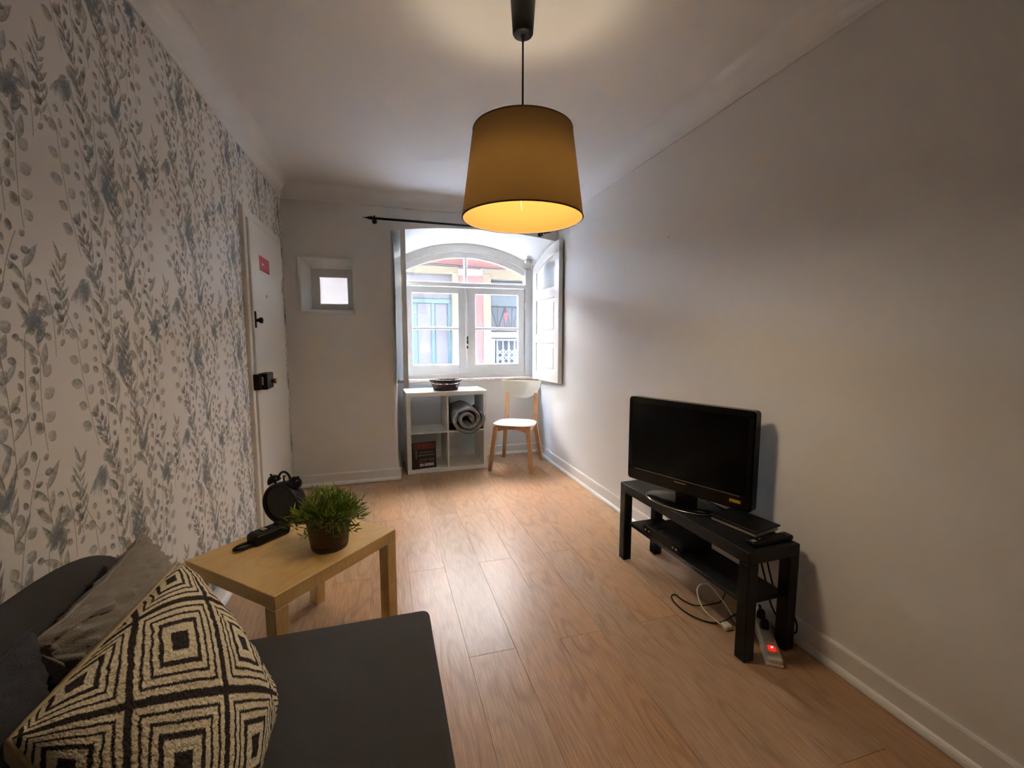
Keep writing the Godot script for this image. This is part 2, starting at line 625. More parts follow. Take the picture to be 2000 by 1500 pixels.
# ---------------------------------------------------------------- scene
func _ready() -> void:
	# camera: a wide phone lens held at 1.26 m, turned 16 degrees to the right and 6 down
	var cam := Camera3D.new()
	cam.name = "camera"
	add_child(cam)
	cam.position = Vector3(0, 1.263, 0)
	cam.rotation = Vector3(-0.1013, -0.2858, 0)
	cam.fov = rad_to_deg(2.0 * atan(750.0 / 858.08))
	cam.near = 0.02
	cam.far = 100.0
	cam.current = true
	# sky, sun, exposure
	var sky_m := ProceduralSkyMaterial.new()
	sky_m.sky_top_color = Color(0.66, 0.76, 0.90)
	sky_m.sky_horizon_color = Color(0.86, 0.90, 0.95)
	sky_m.ground_horizon_color = Color(0.75, 0.74, 0.72)
	sky_m.ground_bottom_color = Color(0.6, 0.58, 0.55)
	sky_m.sky_energy_multiplier = 6.0
	var sky := Sky.new()
	sky.sky_material = sky_m
	var env := Environment.new()
	env.background_mode = Environment.BG_SKY
	env.sky = sky
	env.tonemap_mode = Environment.TONE_MAPPER_LINEAR
	env.tonemap_exposure = 3.75
	env.ambient_light_source = Environment.AMBIENT_SOURCE_SKY
	env.sdfgi_enabled = true
	env.ssao_enabled = true
	env.ssil_enabled = true
	var we := WorldEnvironment.new()
	we.name = "environment"
	we.environment = env
	add_child(we)
	var sun := DirectionalLight3D.new()
	sun.name = "sun"
	sun.light_color = Color(1.0, 0.96, 0.90)
	sun.light_energy = 150.0
	sun.light_angular_distance = 0.6
	sun.shadow_enabled = true
	add_child(sun)
	sun.rotation_degrees = Vector3(-45, 18, 0)
	materials()
	room()
	window_alcove()
	small_window()
	door()
	street()
	tv_corner()
	pendant()
	sofa()
	side_table()
	shelf()
	chair()
	small_things()

func left_x(z: float) -> float:
	return -0.755 - 0.014 * (z - WALL_Z)

func room() -> void:
	var near_z := 1.7
	# floor boards, laid half over half
	var fl := struct_root("floor", "light oak laminate floor of long boards running to the window", "floor")
	part(fl, "underlay", boxab(Vector3(-1.2, -0.2, near_z + 0.2), Vector3(1.9, -0.012, -4.8), 0.0), M.joint)
	var rng := RandomNumberGenerator.new()
	rng.seed = 5
	var w := 0.1945
	var len_ := 1.475
	for k in range(-5, 9):
		var x0 := 0.102 + k * w
		var off := -2.34 if posmod(k, 2) == 0 else -1.615
		for j in range(-3, 4):
			var za := off + j * len_
			var zb := za + len_
			if zb < -4.7 or za > near_z:
				continue
			za = maxf(za, -4.7)
			zb = minf(zb, near_z)
			var st := start()
			var g := 0.0003
			var u0 := rng.randf()
			var v0 := rng.randf()
			var us := 0.5
			var vs := (zb - za) / 1.6
			var ch := 0.0009
			var A := Vector3(x0 + g, 0, za + g)
			var B := Vector3(x0 + w - g, 0, zb - g)
			var top := [Vector3(A.x + ch, 0, A.z + ch), Vector3(B.x - ch, 0, A.z + ch), Vector3(B.x - ch, 0, B.z - ch), Vector3(A.x + ch, 0, B.z - ch)]
			var low := [Vector3(A.x, -ch, A.z), Vector3(B.x, -ch, A.z), Vector3(B.x, -ch, B.z), Vector3(A.x, -ch, B.z)]
			var uv := [Vector2(u0, v0), Vector2(u0 + us, v0), Vector2(u0 + us, v0 + vs), Vector2(u0, v0 + vs)]
			quad(st, top[0], top[1], top[2], top[3], Vector3.UP, uv)
			for e in 4:
				var f := (e + 1) % 4
				var o: Vector3 = (low[e] + low[f]) * 0.5 - (A + B) * 0.5
				quad(st, top[e], top[f], low[f], low[e], o.normalized() + Vector3.UP, [uv[e], uv[f], uv[f], uv[e]])
				var dn := Vector3(0, -0.012, 0)
				quad(st, low[e], low[f], low[f] + dn, low[e] + dn, o, [uv[e], uv[f], uv[f], uv[e]])
			part(fl, "plank", done(st), M["oak_%d" % (rng.randi() % 4)])
	struct("ceiling", boxab(Vector3(-1.2, CEIL, near_z + 0.2), Vector3(1.9, CEIL + 0.25, -4.8), 0.0), M.ceiling, "smooth white plaster ceiling with coved edges", "ceiling")
	# left wall with printed paper
	var st := start()
	var za := -4.8
	var zb := near_z + 0.2
	var a := Vector3(left_x(za), 0, za)
	var b := Vector3(left_x(zb), 0, zb)
	var len_w := a.distance_to(b)
	var tu := len_w / 0.56
	var tv := 2.6 / 0.53
	var up := Vector3(0, 2.6, 0)
	var th := Vector3(-0.25, 0, 0)
	quad(st, a, b, b + up, a + up, Vector3.RIGHT, [Vector2(tu, tv), Vector2(0, tv), Vector2(0, 0), Vector2(tu, 0)])
	quad(st, a + th, b + th, b + up + th, a + up + th, Vector3.LEFT)
	quad(st, a, a + th, a + th + up, a + up, Vector3.FORWARD)
	quad(st, b, b + th, b + th + up, b + up, Vector3.BACK)
	quad(st, a + up, b + up, b + up + th, a + up + th, Vector3.UP)
	quad(st, a, b, b + th, a + th, Vector3.DOWN)
	struct("wall_left", done(st), M.wallpaper, "wall papered with grey and green watercolour vines, leaves and plumes", "wall")
	# right wall, a little thinner inside the alcove
	st = start()
	bx(st, Vector3(RX + 0.15, 1.25, (near_z + 0.2 - 4.17) * 0.5), Vector3(0.30, 2.7, near_z + 0.2 + 4.17), 0.004)
	bx(st, Vector3(RX + 0.162, 1.25, -4.48), Vector3(0.30, 2.7, 0.64), 0.0)
	struct("wall_right", done(st), M.wall, "plain white plaster wall behind the television", "wall")
	struct("wall_front", boxab(Vector3(-1.2, -0.1, near_z), Vector3(1.9, 2.7, near_z + 0.25), 0.0), M.wall, "plain white wall behind the sofa", "wall")
	# back wall: pier with the niche of the small window, and the arched head of the alcove
	var wb := struct_root("wall_back", "white plaster back wall with a small niche and an arched alcove", "wall")
	st = start()
	var n0 := Vector2(-0.628, 1.497)
	var n1 := Vector2(-0.228, 1.930)
	var zf := WALL_Z
	var zo := -4.72
	bx(st, Vector3((-1.0 + n0.x) * 0.5, 1.25, (zf + zo) * 0.5), Vector3(n0.x + 1.0, 2.7, zf - zo), 0.0)
	bx(st, Vector3((n0.x + n1.x) * 0.5, n0.y * 0.5 - 0.05, (zf + zo) * 0.5), Vector3(n1.x - n0.x, n0.y + 0.1, zf - zo), 0.0)
	bx(st, Vector3((n0.x + n1.x) * 0.5, (n1.y + 2.6) * 0.5, (zf + zo) * 0.5), Vector3(n1.x - n0.x, 2.6 - n1.y, zf - zo), 0.0)
	# splayed faces of the niche
	var m0 := Vector2(-0.575, 1.522)
	var m1 := Vector2(-0.236, 1.872)
	var zi := -4.20
	var F := [Vector3(n0.x, n0.y, zf), Vector3(n1.x, n0.y, zf), Vector3(n1.x, n1.y, zf), Vector3(n0.x, n1.y, zf)]
	var I := [Vector3(m0.x, m0.y, zi), Vector3(m1.x, m0.y, zi), Vector3(m1.x, m1.y, zi), Vector3(m0.x, m1.y, zi)]
	var O := [Vector3(m0.x, m0.y, zo), Vector3(m1.x, m0.y, zo), Vector3(m1.x, m1.y, zo), Vector3(m0.x, m1.y, zo)]
	var mid := Vector3(-0.42, 1.70, -4.1)
	for e in 4:
		var f := (e + 1) % 4
		var inw: Vector3 = mid - (F[e] + F[f]) * 0.5
		inw.z = 0.1
		quad(st, F[e], F[f], I[f], I[e], inw)
		inw.z = 0.0
		quad(st, I[e], I[f], O[f], O[e], inw)
	# pier right of the niche with its rounded corner and splayed reveal (plan polygon, extruded upwards)
	var plan := PackedVector2Array([Vector2(n1.x, -zo), Vector2(n1.x, -zf), Vector2(0.084, -zf), Vector2(0.096, -zf + 0.003), Vector2(0.105, -zf + 0.011), Vector2(0.110, -zf + 0.025), Vector2(0.138, 4.58), Vector2(0.138, -zo)])
	var upx := Transform3D(Basis(Vector3.RIGHT, Vector3.FORWARD, Vector3.UP), Vector3.ZERO)
	add_prism(st, plan, -0.1, 2.6, upx)
	part(wb, "pier", done(st), M.wall)
	# arched head: front curve is flatter than the curve over the window
	st = start(true)
	var N := 24
	var front := []
	var back := []
	for i in N + 1:
		var t := float(i) / N
		var x := lerpf(0.08, RX + 0.02, t)
		var q := (x - 0.86) / 0.79
		front.append(Vector3(x, 2.252 - 0.062 * q * q, zf))
		back.append(Vector3(x, 2.246 - 0.225 * q * q, WIN_Z))
	for i in N:
		quad(st, front[i], front[i + 1], back[i + 1], back[i], Vector3.DOWN)
	part(wb, "arch_soffit", done(st), M.wall)
	st = start()
	for i in N:
		var p: Vector3 = front[i]
		var q: Vector3 = front[i + 1]
		var d := Vector3(0, 0, -0.04)
		quad(st, p, q, Vector3(q.x, 2.6, zf), Vector3(p.x, 2.6, zf), Vector3.BACK)
		var r: Vector3 = back[i]
		var s: Vector3 = back[i + 1]
		quad(st, r, s, Vector3(s.x, 2.6, WIN_Z), Vector3(r.x, 2.6, WIN_Z), Vector3.FORWARD)
		quad(st, Vector3(p.x, 2.6, zf), Vector3(q.x, 2.6, zf), Vector3(s.x, 2.6, WIN_Z), Vector3(r.x, 2.6, WIN_Z), Vector3.UP)
	part(wb, "arch_face", done(st), M.wall)
	# wall under and round the window
	st = start()
	bx(st, Vector3(0.9, 0.37, -4.67), Vector3(1.7, 0.94, 0.14), 0.0)
	var head := PackedVector2Array([Vector2(RX + 0.02, 2.65), Vector2(0.06, 2.65)])
	for i in N + 1:
		var bp: Vector3 = back[i]
		head.append(Vector2(bp.x, bp.y - 0.004))
	add_prism(st, head, -4.76, WIN_Z)
	bx(st, Vector3(0.10, 1.4, -4.70), Vector3(0.10, 2.4, 0.18), 0.0)
	bx(st, Vector3(1.66, 1.4, -4.70), Vector3(0.13, 2.4, 0.18), 0.0)
	part(wb, "window_wall", done(st), M.wall)
	# coved edges
	var cove := PackedVector2Array([Vector2(0, 0.005), Vector2(0, -0.115)])
	cove.append(Vector2(0.008, -0.115))
	cove.append(Vector2(0.008, -0.108))
	for i in 11:
		var an := PI - (PI * 0.5) * i / 10.0
		cove.append(Vector2(0.112, -0.104) + Vector2(cos(an) * 0.104, sin(an) * 0.1042))
	cove.append(Vector2(0.113, 0.005))
	# profile: x away from the wall, y down from the ceiling
	var L := 6.0
	var ang := atan(0.014)
	struct("trim_1", prism(cove, 0, L, Transform3D(Basis(Vector3.UP, -ang), Vector3(left_x(-4.1), CEIL, -4.1))), M.ceiling, "white coved cornice along the top of the papered wall", "cornice")
	struct("trim_2", prism(cove, 0, L, Transform3D(Basis(Vector3.LEFT, Vector3.UP, Vector3.FORWARD), Vector3(RX, CEIL, 1.8))), M.ceiling, "white coved cornice above the television wall", "cornice")
	struct("trim_3", prism(cove, 0, 2.6, Transform3D(Basis(Vector3.BACK, Vector3.UP, Vector3.LEFT), Vector3(1.75, CEIL, zf))), M.ceiling, "white coved cornice above the curtain rod", "cornice")
	# baseboards: board with a rounded shoe at the floor
	skirting("baseboard_right", Vector3(RX, 0, 1.7), Vector3(RX, 0, -4.17), "white baseboard along the television wall")
	skirting("baseboard_alcove_side", Vector3(RX + 0.012, 0, -4.17), Vector3(RX + 0.012, 0, WIN_Z), "white baseboard on the alcove side behind the chair")
	skirting("baseboard_alcove", Vector3(RX, 0, WIN_Z), Vector3(0.13, 0, WIN_Z), "white baseboard under the window behind the chair and shelf")
	skirting("baseboard_reveal", Vector3(0.140, 0, WIN_Z + 0.01), Vector3(0.109, 0, zf - 0.01), "short white baseboard on the alcove reveal beside the shelf")
	skirting("baseboard_back", Vector3(0.128, 0, zf), Vector3(-0.76, 0, zf), "white baseboard under the small window")
	skirting("baseboard_left", Vector3(left_x(-2.93), 0, -2.93), Vector3(left_x(1.7), 0, 1.7), "white baseboard under the papered wall behind the side table")

func skirting(called: String, a: Vector3, b: Vector3, label: String) -> void:
	var prof := PackedVector2Array([Vector2(-0.01, 0), Vector2(0.026, 0), Vector2(0.028, 0.006), Vector2(0.026, 0.016), Vector2(0.021, 0.024), Vector2(0.015, 0.028), Vector2(0.013, 0.03), Vector2(0.013, 0.096), Vector2(0.009, 0.104), Vector2(-0.01, 0.106)])
	var d := (b - a).normalized()
	# room side lies to the left of the run from a to b
	var side := Vector3.UP.cross(d)
	var xf := Transform3D(Basis(side, Vector3.UP, side.cross(Vector3.UP)), a)
	var l := a.distance_to(b)
	var s := signf(xf.basis.z.dot(d))
	struct(called, prism(prof, 0, l * s, xf), M.gloss_white, label, "baseboard")

func window_alcove() -> void:
	var zf := WIN_Z + 0.0
	var cx := 0.857
	var win := struct_root("window_1", "white wooden casement window with an arched fanlight in the alcove", "window", Vector3.ZERO)
	# arched frame: from the outer arc to the glass arc
	var st := start()
	var N := 24
	for layer in [[0.745, 2.246, 0.225, 0.66, 2.165, 0.165, -4.655, -4.605], [0.69, 2.19, 0.175, 0.635, 2.107, 0.165, -4.675, -4.625]]:
		var poly := PackedVector2Array()
		for i in N + 1:
			var q := lerpf(-1, 1, float(i) / N)
			poly.append(Vector2(cx + q * layer[0], layer[1] - layer[2] * q * q * pow(layer[0] / 0.79, 2.0)))
		for i in N + 1:
			var q := lerpf(1, -1, float(i) / N)
			poly.append(Vector2(cx + q * layer[3], layer[4] - layer[5] * q * q))
		add_prism(st, poly, layer[6], layer[7])
	for s in [-1.0, 1.0]:
		bx(st, Vector3(cx + s * 0.695, 1.43, -4.635), Vector3(0.10, 1.20, 0.06), 0.004)
		bx(st, Vector3(cx + s * 0.655, 1.43, -4.650), Vector3(0.03, 1.18, 0.05), 0.003)
	bx(st, Vector3(cx, 0.873, -4.645), Vector3(1.42, 0.05, 0.07), 0.004)
	part(win, "frame", done(st), M.gloss_white)
	part(win, "transom", boxab(Vector3(cx - 0.66, 1.808, -4.68), Vector3(cx + 0.66, 1.852, -4.605), 0.006), M.gloss_white)
	part(win, "fanlight_bar", boxab(Vector3(cx - 0.016, 1.84, -4.675), Vector3(cx + 0.016, 2.12, -4.63), 0.004), M.gloss_white)
	for s in [-1.0, 1.0]:
		var poly := PackedVector2Array([Vector2(cx + s * 0.016, 1.845)])
		for i in 13:
			var q := lerpf(0.02, 1.0, i / 12.0)
			poly.append(Vector2(cx + s * q * 0.645, 2.125 - 0.165 * q * q))
		poly.append(Vector2(cx + s * 0.645, 1.845))
		part(win, "fanlight_pane", prism(poly, -4.658, -4.654), M.pane)
	# two sashes, each: stiles, rails, glazing bar, two panes, hinges
	for s in [-1.0, 1.0]:
		var xi: float = 0.767 if s < 0 else 0.955
		var xo: float = 0.303 if s < 0 else 1.426
		var out_edge: float = cx + s * 0.640
		var in_edge: float = cx + s * 0.004
		var sash := start()
		bx(sash, Vector3((xo + out_edge) * 0.5, 1.345, -4.640), Vector3(absf(out_edge - xo), 0.912, 0.045), 0.005)
		bx(sash, Vector3((xi + in_edge) * 0.5, 1.345, -4.640), Vector3(absf(in_edge - xi), 0.912, 0.045), 0.005)
		bx(sash, Vector3((xi + xo) * 0.5, 1.768, -4.640), Vector3(absf(xi - xo) + 0.02, 0.066, 0.043), 0.005)
		bx(sash, Vector3((xi + xo) * 0.5, 0.945, -4.640), Vector3(absf(xi - xo) + 0.02, 0.112, 0.043), 0.005)
		var sn := part(win, "sash", done(sash), M.gloss_white)
		part(sn, "glazing_bar", boxab(Vector3(minf(xi, xo) - 0.01, 1.362, -4.658), Vector3(maxf(xi, xo) + 0.01, 1.390, -4.622), 0.005), M.gloss_white)
		for yy in [[1.0, 1.365], [1.387, 1.737]]:
			part(sn, "pane", boxab(Vector3(minf(xi, xo) - 0.005, yy[0] - 0.005, -4.646), Vector3(maxf(xi, xo) + 0.005, yy[1] + 0.005, -4.642), 0.0), M.pane)
		for hy in [1.05, 1.62]:
			part(sn, "hinge", tube([Vector3(out_edge + s * 0.004, hy - 0.04, -4.612), Vector3(out_edge + s * 0.004, hy + 0.04, -4.612)], 0.008, 8), M.gloss_white)
	part(win, "meeting_strip", boxab(Vector3(cx - 0.016, 0.90, -4.62), Vector3(cx + 0.016, 1.80, -4.600), 0.006), M.gloss_white)
	part(win, "bolt_rod", tube([Vector3(cx, 0.92, -4.594), Vector3(cx, 1.795, -4.594)], 0.006, 8), M.gloss_white)
	part(win, "bolt_cap", boxab(Vector3(cx - 0.014, 1.775, -4.604), Vector3(cx + 0.014, 1.80, -4.586), 0.004), M.gloss_white)
	var hd := part(win, "handle", lathe([Vector2(0, 0), Vector2(0.008, 0.002), Vector2(0.010, 0.02), Vector2(0.006, 0.04), Vector2(0.009, 0.06), Vector2(0.006, 0.08), Vector2(0, 0.084)], 12), M.black_metal, at(Vector3(cx + 0.002, 1.215, -4.580)))
	part(hd, "escutcheon", box(Vector3(0.016, 0.03, 0.012), 0.003), M.black_metal, at(Vector3(0, -0.035, -0.012)))
	# marble sill
	var sl := struct("trim_4", boxab(Vector3(0.135, 0.822, -4.66), Vector3(1.605, 0.856, -4.555), 0.008), M.sill_marble, "worn pinkish stone sill under the casement window", "sill")
	part(sl, "latch_keeper", tube(curve([Vector3(0.80, 0.842, -4.552), Vector3(0.835, 0.834, -4.545), Vector3(0.87, 0.842, -4.552), Vector3(0.90, 0.848, -4.552)]), 0.006, 6), M.silver)
	# interior shutters, folded back
	for s in [-1.0, 1.0]:
		shutter(s)
	# little sensor box over the right shutter
	var se := thing("contact_sensor", "small white plastic sensor box under the arch by the open shutter", "sensor", Vector3(1.50, 2.075, -4.50), 0.35)
	part(se, "case", box(Vector3(0.085, 0.030, 0.035), 0.006), M.cream_plastic)
	part(se, "bracket", box(Vector3(0.10, 0.010, 0.05), 0.003), M.gloss_white, at(Vector3(0.01, 0.020, 0)))
	part(se, "cable", tube(curve([Vector3(0.04, 0, 0), Vector3(0.062, -0.010, -0.01), Vector3(0.070, -0.04, -0.02), Vector3(0.072, -0.075, -0.03)]), 0.004, 6), M.gloss_white)
	# curtain rod
	var rod := thing("curtain_rod", "thin black metal curtain rod with spear finials above the alcove", "curtain rod", Vector3(0, 2.268, -3.955))
	part(rod, "pole", tube([Vector3(-0.06, 0, 0), Vector3(1.48, -0.012, 0)], 0.0095, 12), M.black_metal)
	for e in [[-0.06, -1.0], [1.48, 1.0]]:
		var f := part(rod, "finial", lathe([Vector2(0, -0.01), Vector2(0.016, -0.008), Vector2(0.016, 0.006), Vector2(0.009, 0.010), Vector2(0.013, 0.02), Vector2(0.007, 0.03), Vector2(0.0, 0.075)], 14), M.black_metal, Transform3D(Basis(Vector3.BACK, -PI * 0.5 * e[1]), Vector3(e[0], -0.012 if e[1] > 0 else 0.0, 0)))
	for x in [-0.035, 1.455]:
		var y0: float = 0.0 if x < 0 else -0.012
		var bs := start(true)
		add_tube(bs, [Vector3(x, y0 - 0.035, 0), Vector3(x, y0 + 0.02, 0)], 0.008, 10)
		add_tube(bs, [Vector3(x, y0 - 0.012, 0), Vector3(x, y0 - 0.012, -0.066)], 0.006, 10)
		add_tube(bs, [Vector3(x, y0 - 0.012, -0.058), Vector3(x, y0 - 0.012, -0.066)], 0.02, 14)
		part(rod, "bracket", done(bs), M.black_metal)

func shutter(s: float) -> void:
	# local: x from hinge (0) to free edge (0.70), y up, z thickness
	var label := "white panelled wooden shutter folded flat against the television wall" if s > 0 else "white wooden shutter seen edge-on beside the cube shelf"
	var hinge := Vector3(1.592, 0, -4.555) if s > 0 else Vector3(0.225, 0, -4.555)
	var free := Vector3(1.608, 0, -3.862) if s > 0 else Vector3(0.188, 0, -3.880)
	var ex := (free - hinge).normalized()
	var w := hinge.distance_to(free)
	var ez := ex.cross(Vector3.UP)
	var o := thing("window_shutter", label, "shutter", hinge)
	var b := Basis(ex, Vector3.UP, ez)
	var to_alcove := 1.0 if ez.x * -s > 0 else -1.0      # which local z looks into the alcove
	var th := 0.042
	var y0 := 0.842
	var top := func(x: float) -> float:
		var q: float = 1.0 - x / w
		return 2.180 - 0.165 * q * q
	var st := start()
	# stiles, rails
	bx(st, Vector3(0.05, 0, 0) + Vector3(0, (y0 + top.call(0.05)) * 0.5 - 0.02, 0), Vector3(0.10, top.call(0.0) - y0, th), 0.003)
	bx(st, Vector3(w - 0.05, (y0 + 2.14) * 0.5, 0), Vector3(0.10, 2.14 - y0, th), 0.003)
	var rails := [[y0, y0 + 0.09], [1.225, 1.315], [1.665, 1.765]]
	for r in rails:
		bx(st, Vector3(w * 0.5, (r[0] + r[1]) * 0.5, 0), Vector3(w - 0.19, r[1] - r[0], th), 0.003)
	var poly := PackedVector2Array()
	for i in 13:
		var x := w * i / 12.0
		poly.append(Vector2(x, top.call(x)))
	for i in 13:
		var x := w * (12 - i) / 12.0
		poly.append(Vector2(x, top.call(x) - 0.11))
	add_prism(st, poly, -th * 0.5, th * 0.5)
	var body := part(o, "frame", done(st), M.gloss_white, Transform3D(b, Vector3.ZERO))
	for p in [[y0 + 0.085, 1.23], [1.31, 1.67], [1.76, 2.02]]:
		var pst := start()
		bx(pst, Vector3(w * 0.5, (p[0] + p[1]) * 0.5, 0), Vector3(w - 0.18, p[1] - p[0], 0.016), 0.002)
		if p[1] < 2.0:
			bx(pst, Vector3(w * 0.5, (p[0] + p[1]) * 0.5, 0), Vector3(w - 0.27, p[1] - p[0] - 0.09, 0.028), 0.009)
		else:
			add_prism(pst, PackedVector2Array([Vector2(0.08, p[0]), Vector2(w - 0.08, p[0]), Vector2(w - 0.08, 2.08), Vector2(0.08, 1.93)]), -0.008, 0.008)
		part(o, "panel", done(pst), M.gloss_white, Transform3D(b, Vector3.ZERO))
	for hy in [1.0, 1.5, 1.95]:
		part(o, "hinge", tube([Vector3(-0.004, hy - 0.03, 0), Vector3(-0.004, hy + 0.03, 0)], 0.007, 8), M.gloss_white, Transform3D(b, Vector3.ZERO))

func small_window() -> void:
	var w := struct_root("window_2", "tiny white framed window with frosted glass in the back wall niche", "window")
	var z := -4.215
	var a := Vector2(-0.585, 1.512)
	var b := Vector2(-0.226, 1.882)
	var pa := Vector2(-0.507, 1.574)
	var pb := Vector2(-0.281, 1.801)
	var st := start()
	bx(st, Vector3((a.x + pa.x) * 0.5, (a.y + b.y) * 0.5, z), Vector3(pa.x - a.x, b.y - a.y, 0.03), 0.003)
	bx(st, Vector3((b.x + pb.x) * 0.5, (a.y + b.y) * 0.5, z), Vector3(b.x - pb.x, b.y - a.y, 0.03), 0.003)
	bx(st, Vector3((pa.x + pb.x) * 0.5, (a.y + pa.y) * 0.5, z), Vector3(pb.x - pa.x, pa.y - a.y, 0.03), 0.003)
	bx(st, Vector3((pa.x + pb.x) * 0.5, (b.y + pb.y) * 0.5, z), Vector3(pb.x - pa.x, b.y - pb.y, 0.03), 0.003)
	part(w, "frame", done(st), M.gloss_white)
	part(w, "pane", boxab(Vector3(pa.x - 0.004, pa.y - 0.004, z - 0.004), Vector3(pb.x + 0.004, pb.y + 0.004, z + 0.002), 0.0), M.obscure_glass)
	# bars of the grille behind the frosted glass
	st = start()
	bx(st, Vector3((pa.x + pb.x) * 0.5 + 0.01, (pa.y + pb.y) * 0.5, z - 0.06), Vector3(0.012, 0.36, 0.012), 0.002)
	bx(st, Vector3((pa.x + pb.x) * 0.5, (pa.y + pb.y) * 0.5 + 0.005, z - 0.06), Vector3(0.33, 0.012, 0.012), 0.002)
	part(w, "grille_bar", done(st), M.gloss_white)
	# thin raised plaster surround
	st = start()
	var zf := WALL_Z
	for r in [[-0.650, 1.478, -0.628, 1.950], [-0.228, 1.478, -0.206, 1.950], [-0.650, 1.475, -0.206, 1.497], [-0.650, 1.930, -0.206, 1.952]]:
		bx(st, Vector3((r[0] + r[2]) * 0.5, (r[1] + r[3]) * 0.5, zf + 0.002), Vector3(r[2] - r[0], r[3] - r[1], 0.010), 0.003)
	part(w, "surround", done(st), M.wall)

func door() -> void:
	var d := struct_root("door_1", "plain white entrance door with rim lock in the papered wall", "door", Vector3(left_x(-3.4), 0, -3.4), -atan(0.014))
	# local x away from the wall, z along it (near edge +0.46, far edge -0.45)
	var st := start()
	bx(st, Vector3(0.010, 1.0, 0.438), Vector3(0.026, 2.03, 0.045), 0.004)
	bx(st, Vector3(0.010, 1.0, -0.405), Vector3(0.030, 2.03, 0.075), 0.004)
	bx(st, Vector3(0.010, 2.010, 0.010), Vector3(0.028, 0.055, 0.905), 0.004)
	part(d, "casing", done(st), M.door_white)
	var leaf_ := part(d, "leaf", boxab(Vector3(0.0, 0.012, -0.355), Vector3(0.036, 1.975, 0.413), 0.004), M.door_white)
	part(d, "rebate", boxab(Vector3(-0.02, 0.0, -0.372), Vector3(0.006, 1.99, 0.42), 0.0), M.joint)
	for y in [0.28, 0.98, 1.66]:
		part(d, "hinge", tube([Vector3(0.036, y - 0.045, -0.362), Vector3(0.036, y + 0.045, -0.362)], 0.007, 8), M.door_white)
	var lk := part(d, "rim_lock", boxab(Vector3(0.034, 0.955, 0.255), Vector3(0.088, 1.055, 0.408), 0.005), M.bronze)
	part(lk, "plate", boxab(Vector3(0.042, 0.985, 0.406), Vector3(0.066, 1.035, 0.411), 0.001), M.silver)
	part(lk, "lower_plate", boxab(Vector3(0.050, 0.962, 0.406), Vector3(0.070, 0.980, 0.411), 0.001), M.bronze)
	part(lk, "knob", lathe([Vector2(0, 0), Vector2(0.014, 0.0), Vector2(0.012, 0.012), Vector2(0.017, 0.018), Vector2(0.017, 0.026), Vector2(0, 0.030)], 16), M.brass, Transform3D(Basis(Vector3.BACK, -PI * 0.5), Vector3(0.087, 1.0, 0.30)))
	part(d, "lock_keeper", boxab(Vector3(0.020, 0.958, 0.418), Vector3(0.060, 1.052, 0.455), 0.004), M.bronze)
	var kn := part(d, "thumb_latch", boxab(Vector3(0.034, 1.333, 0.375), Vector3(0.041, 1.432, 0.400), 0.003), M.bronze)
	part(kn, "latch_knob", lathe([Vector2(0, 0), Vector2(0.010, 0.0), Vector2(0.009, 0.01), Vector2(0.018, 0.022), Vector2(0.016, 0.034), Vector2(0, 0.036)], 14), M.bronze, Transform3D(Basis(Vector3.BACK, -PI * 0.5), Vector3(0.040, 1.378, 0.378)))
	part(d, "peephole", tube([Vector3(0.034, 1.545, 0.10), Vector3(0.0385, 1.545, 0.10)], 0.010, 12), M.silver)
	# red escape notice with a white arrow figure and lines of print
	var sg := part(d, "notice", boxab(Vector3(0.036, 1.700, 0.000), Vector3(0.0385, 1.792, 0.226), 0.0005), M.red_label)
	part(sg, "arrow", prism(PackedVector2Array([Vector2(-0.178, 1.745), Vector2(-0.158, 1.760), Vector2(-0.158, 1.750), Vector2(-0.138, 1.750), Vector2(-0.138, 1.740), Vector2(-0.158, 1.740), Vector2(-0.158, 1.730)]), 0.0384, 0.0392, Transform3D(Basis(Vector3.FORWARD, Vector3.UP, Vector3.RIGHT), Vector3(0, 0, 0.0))), M.white_print)

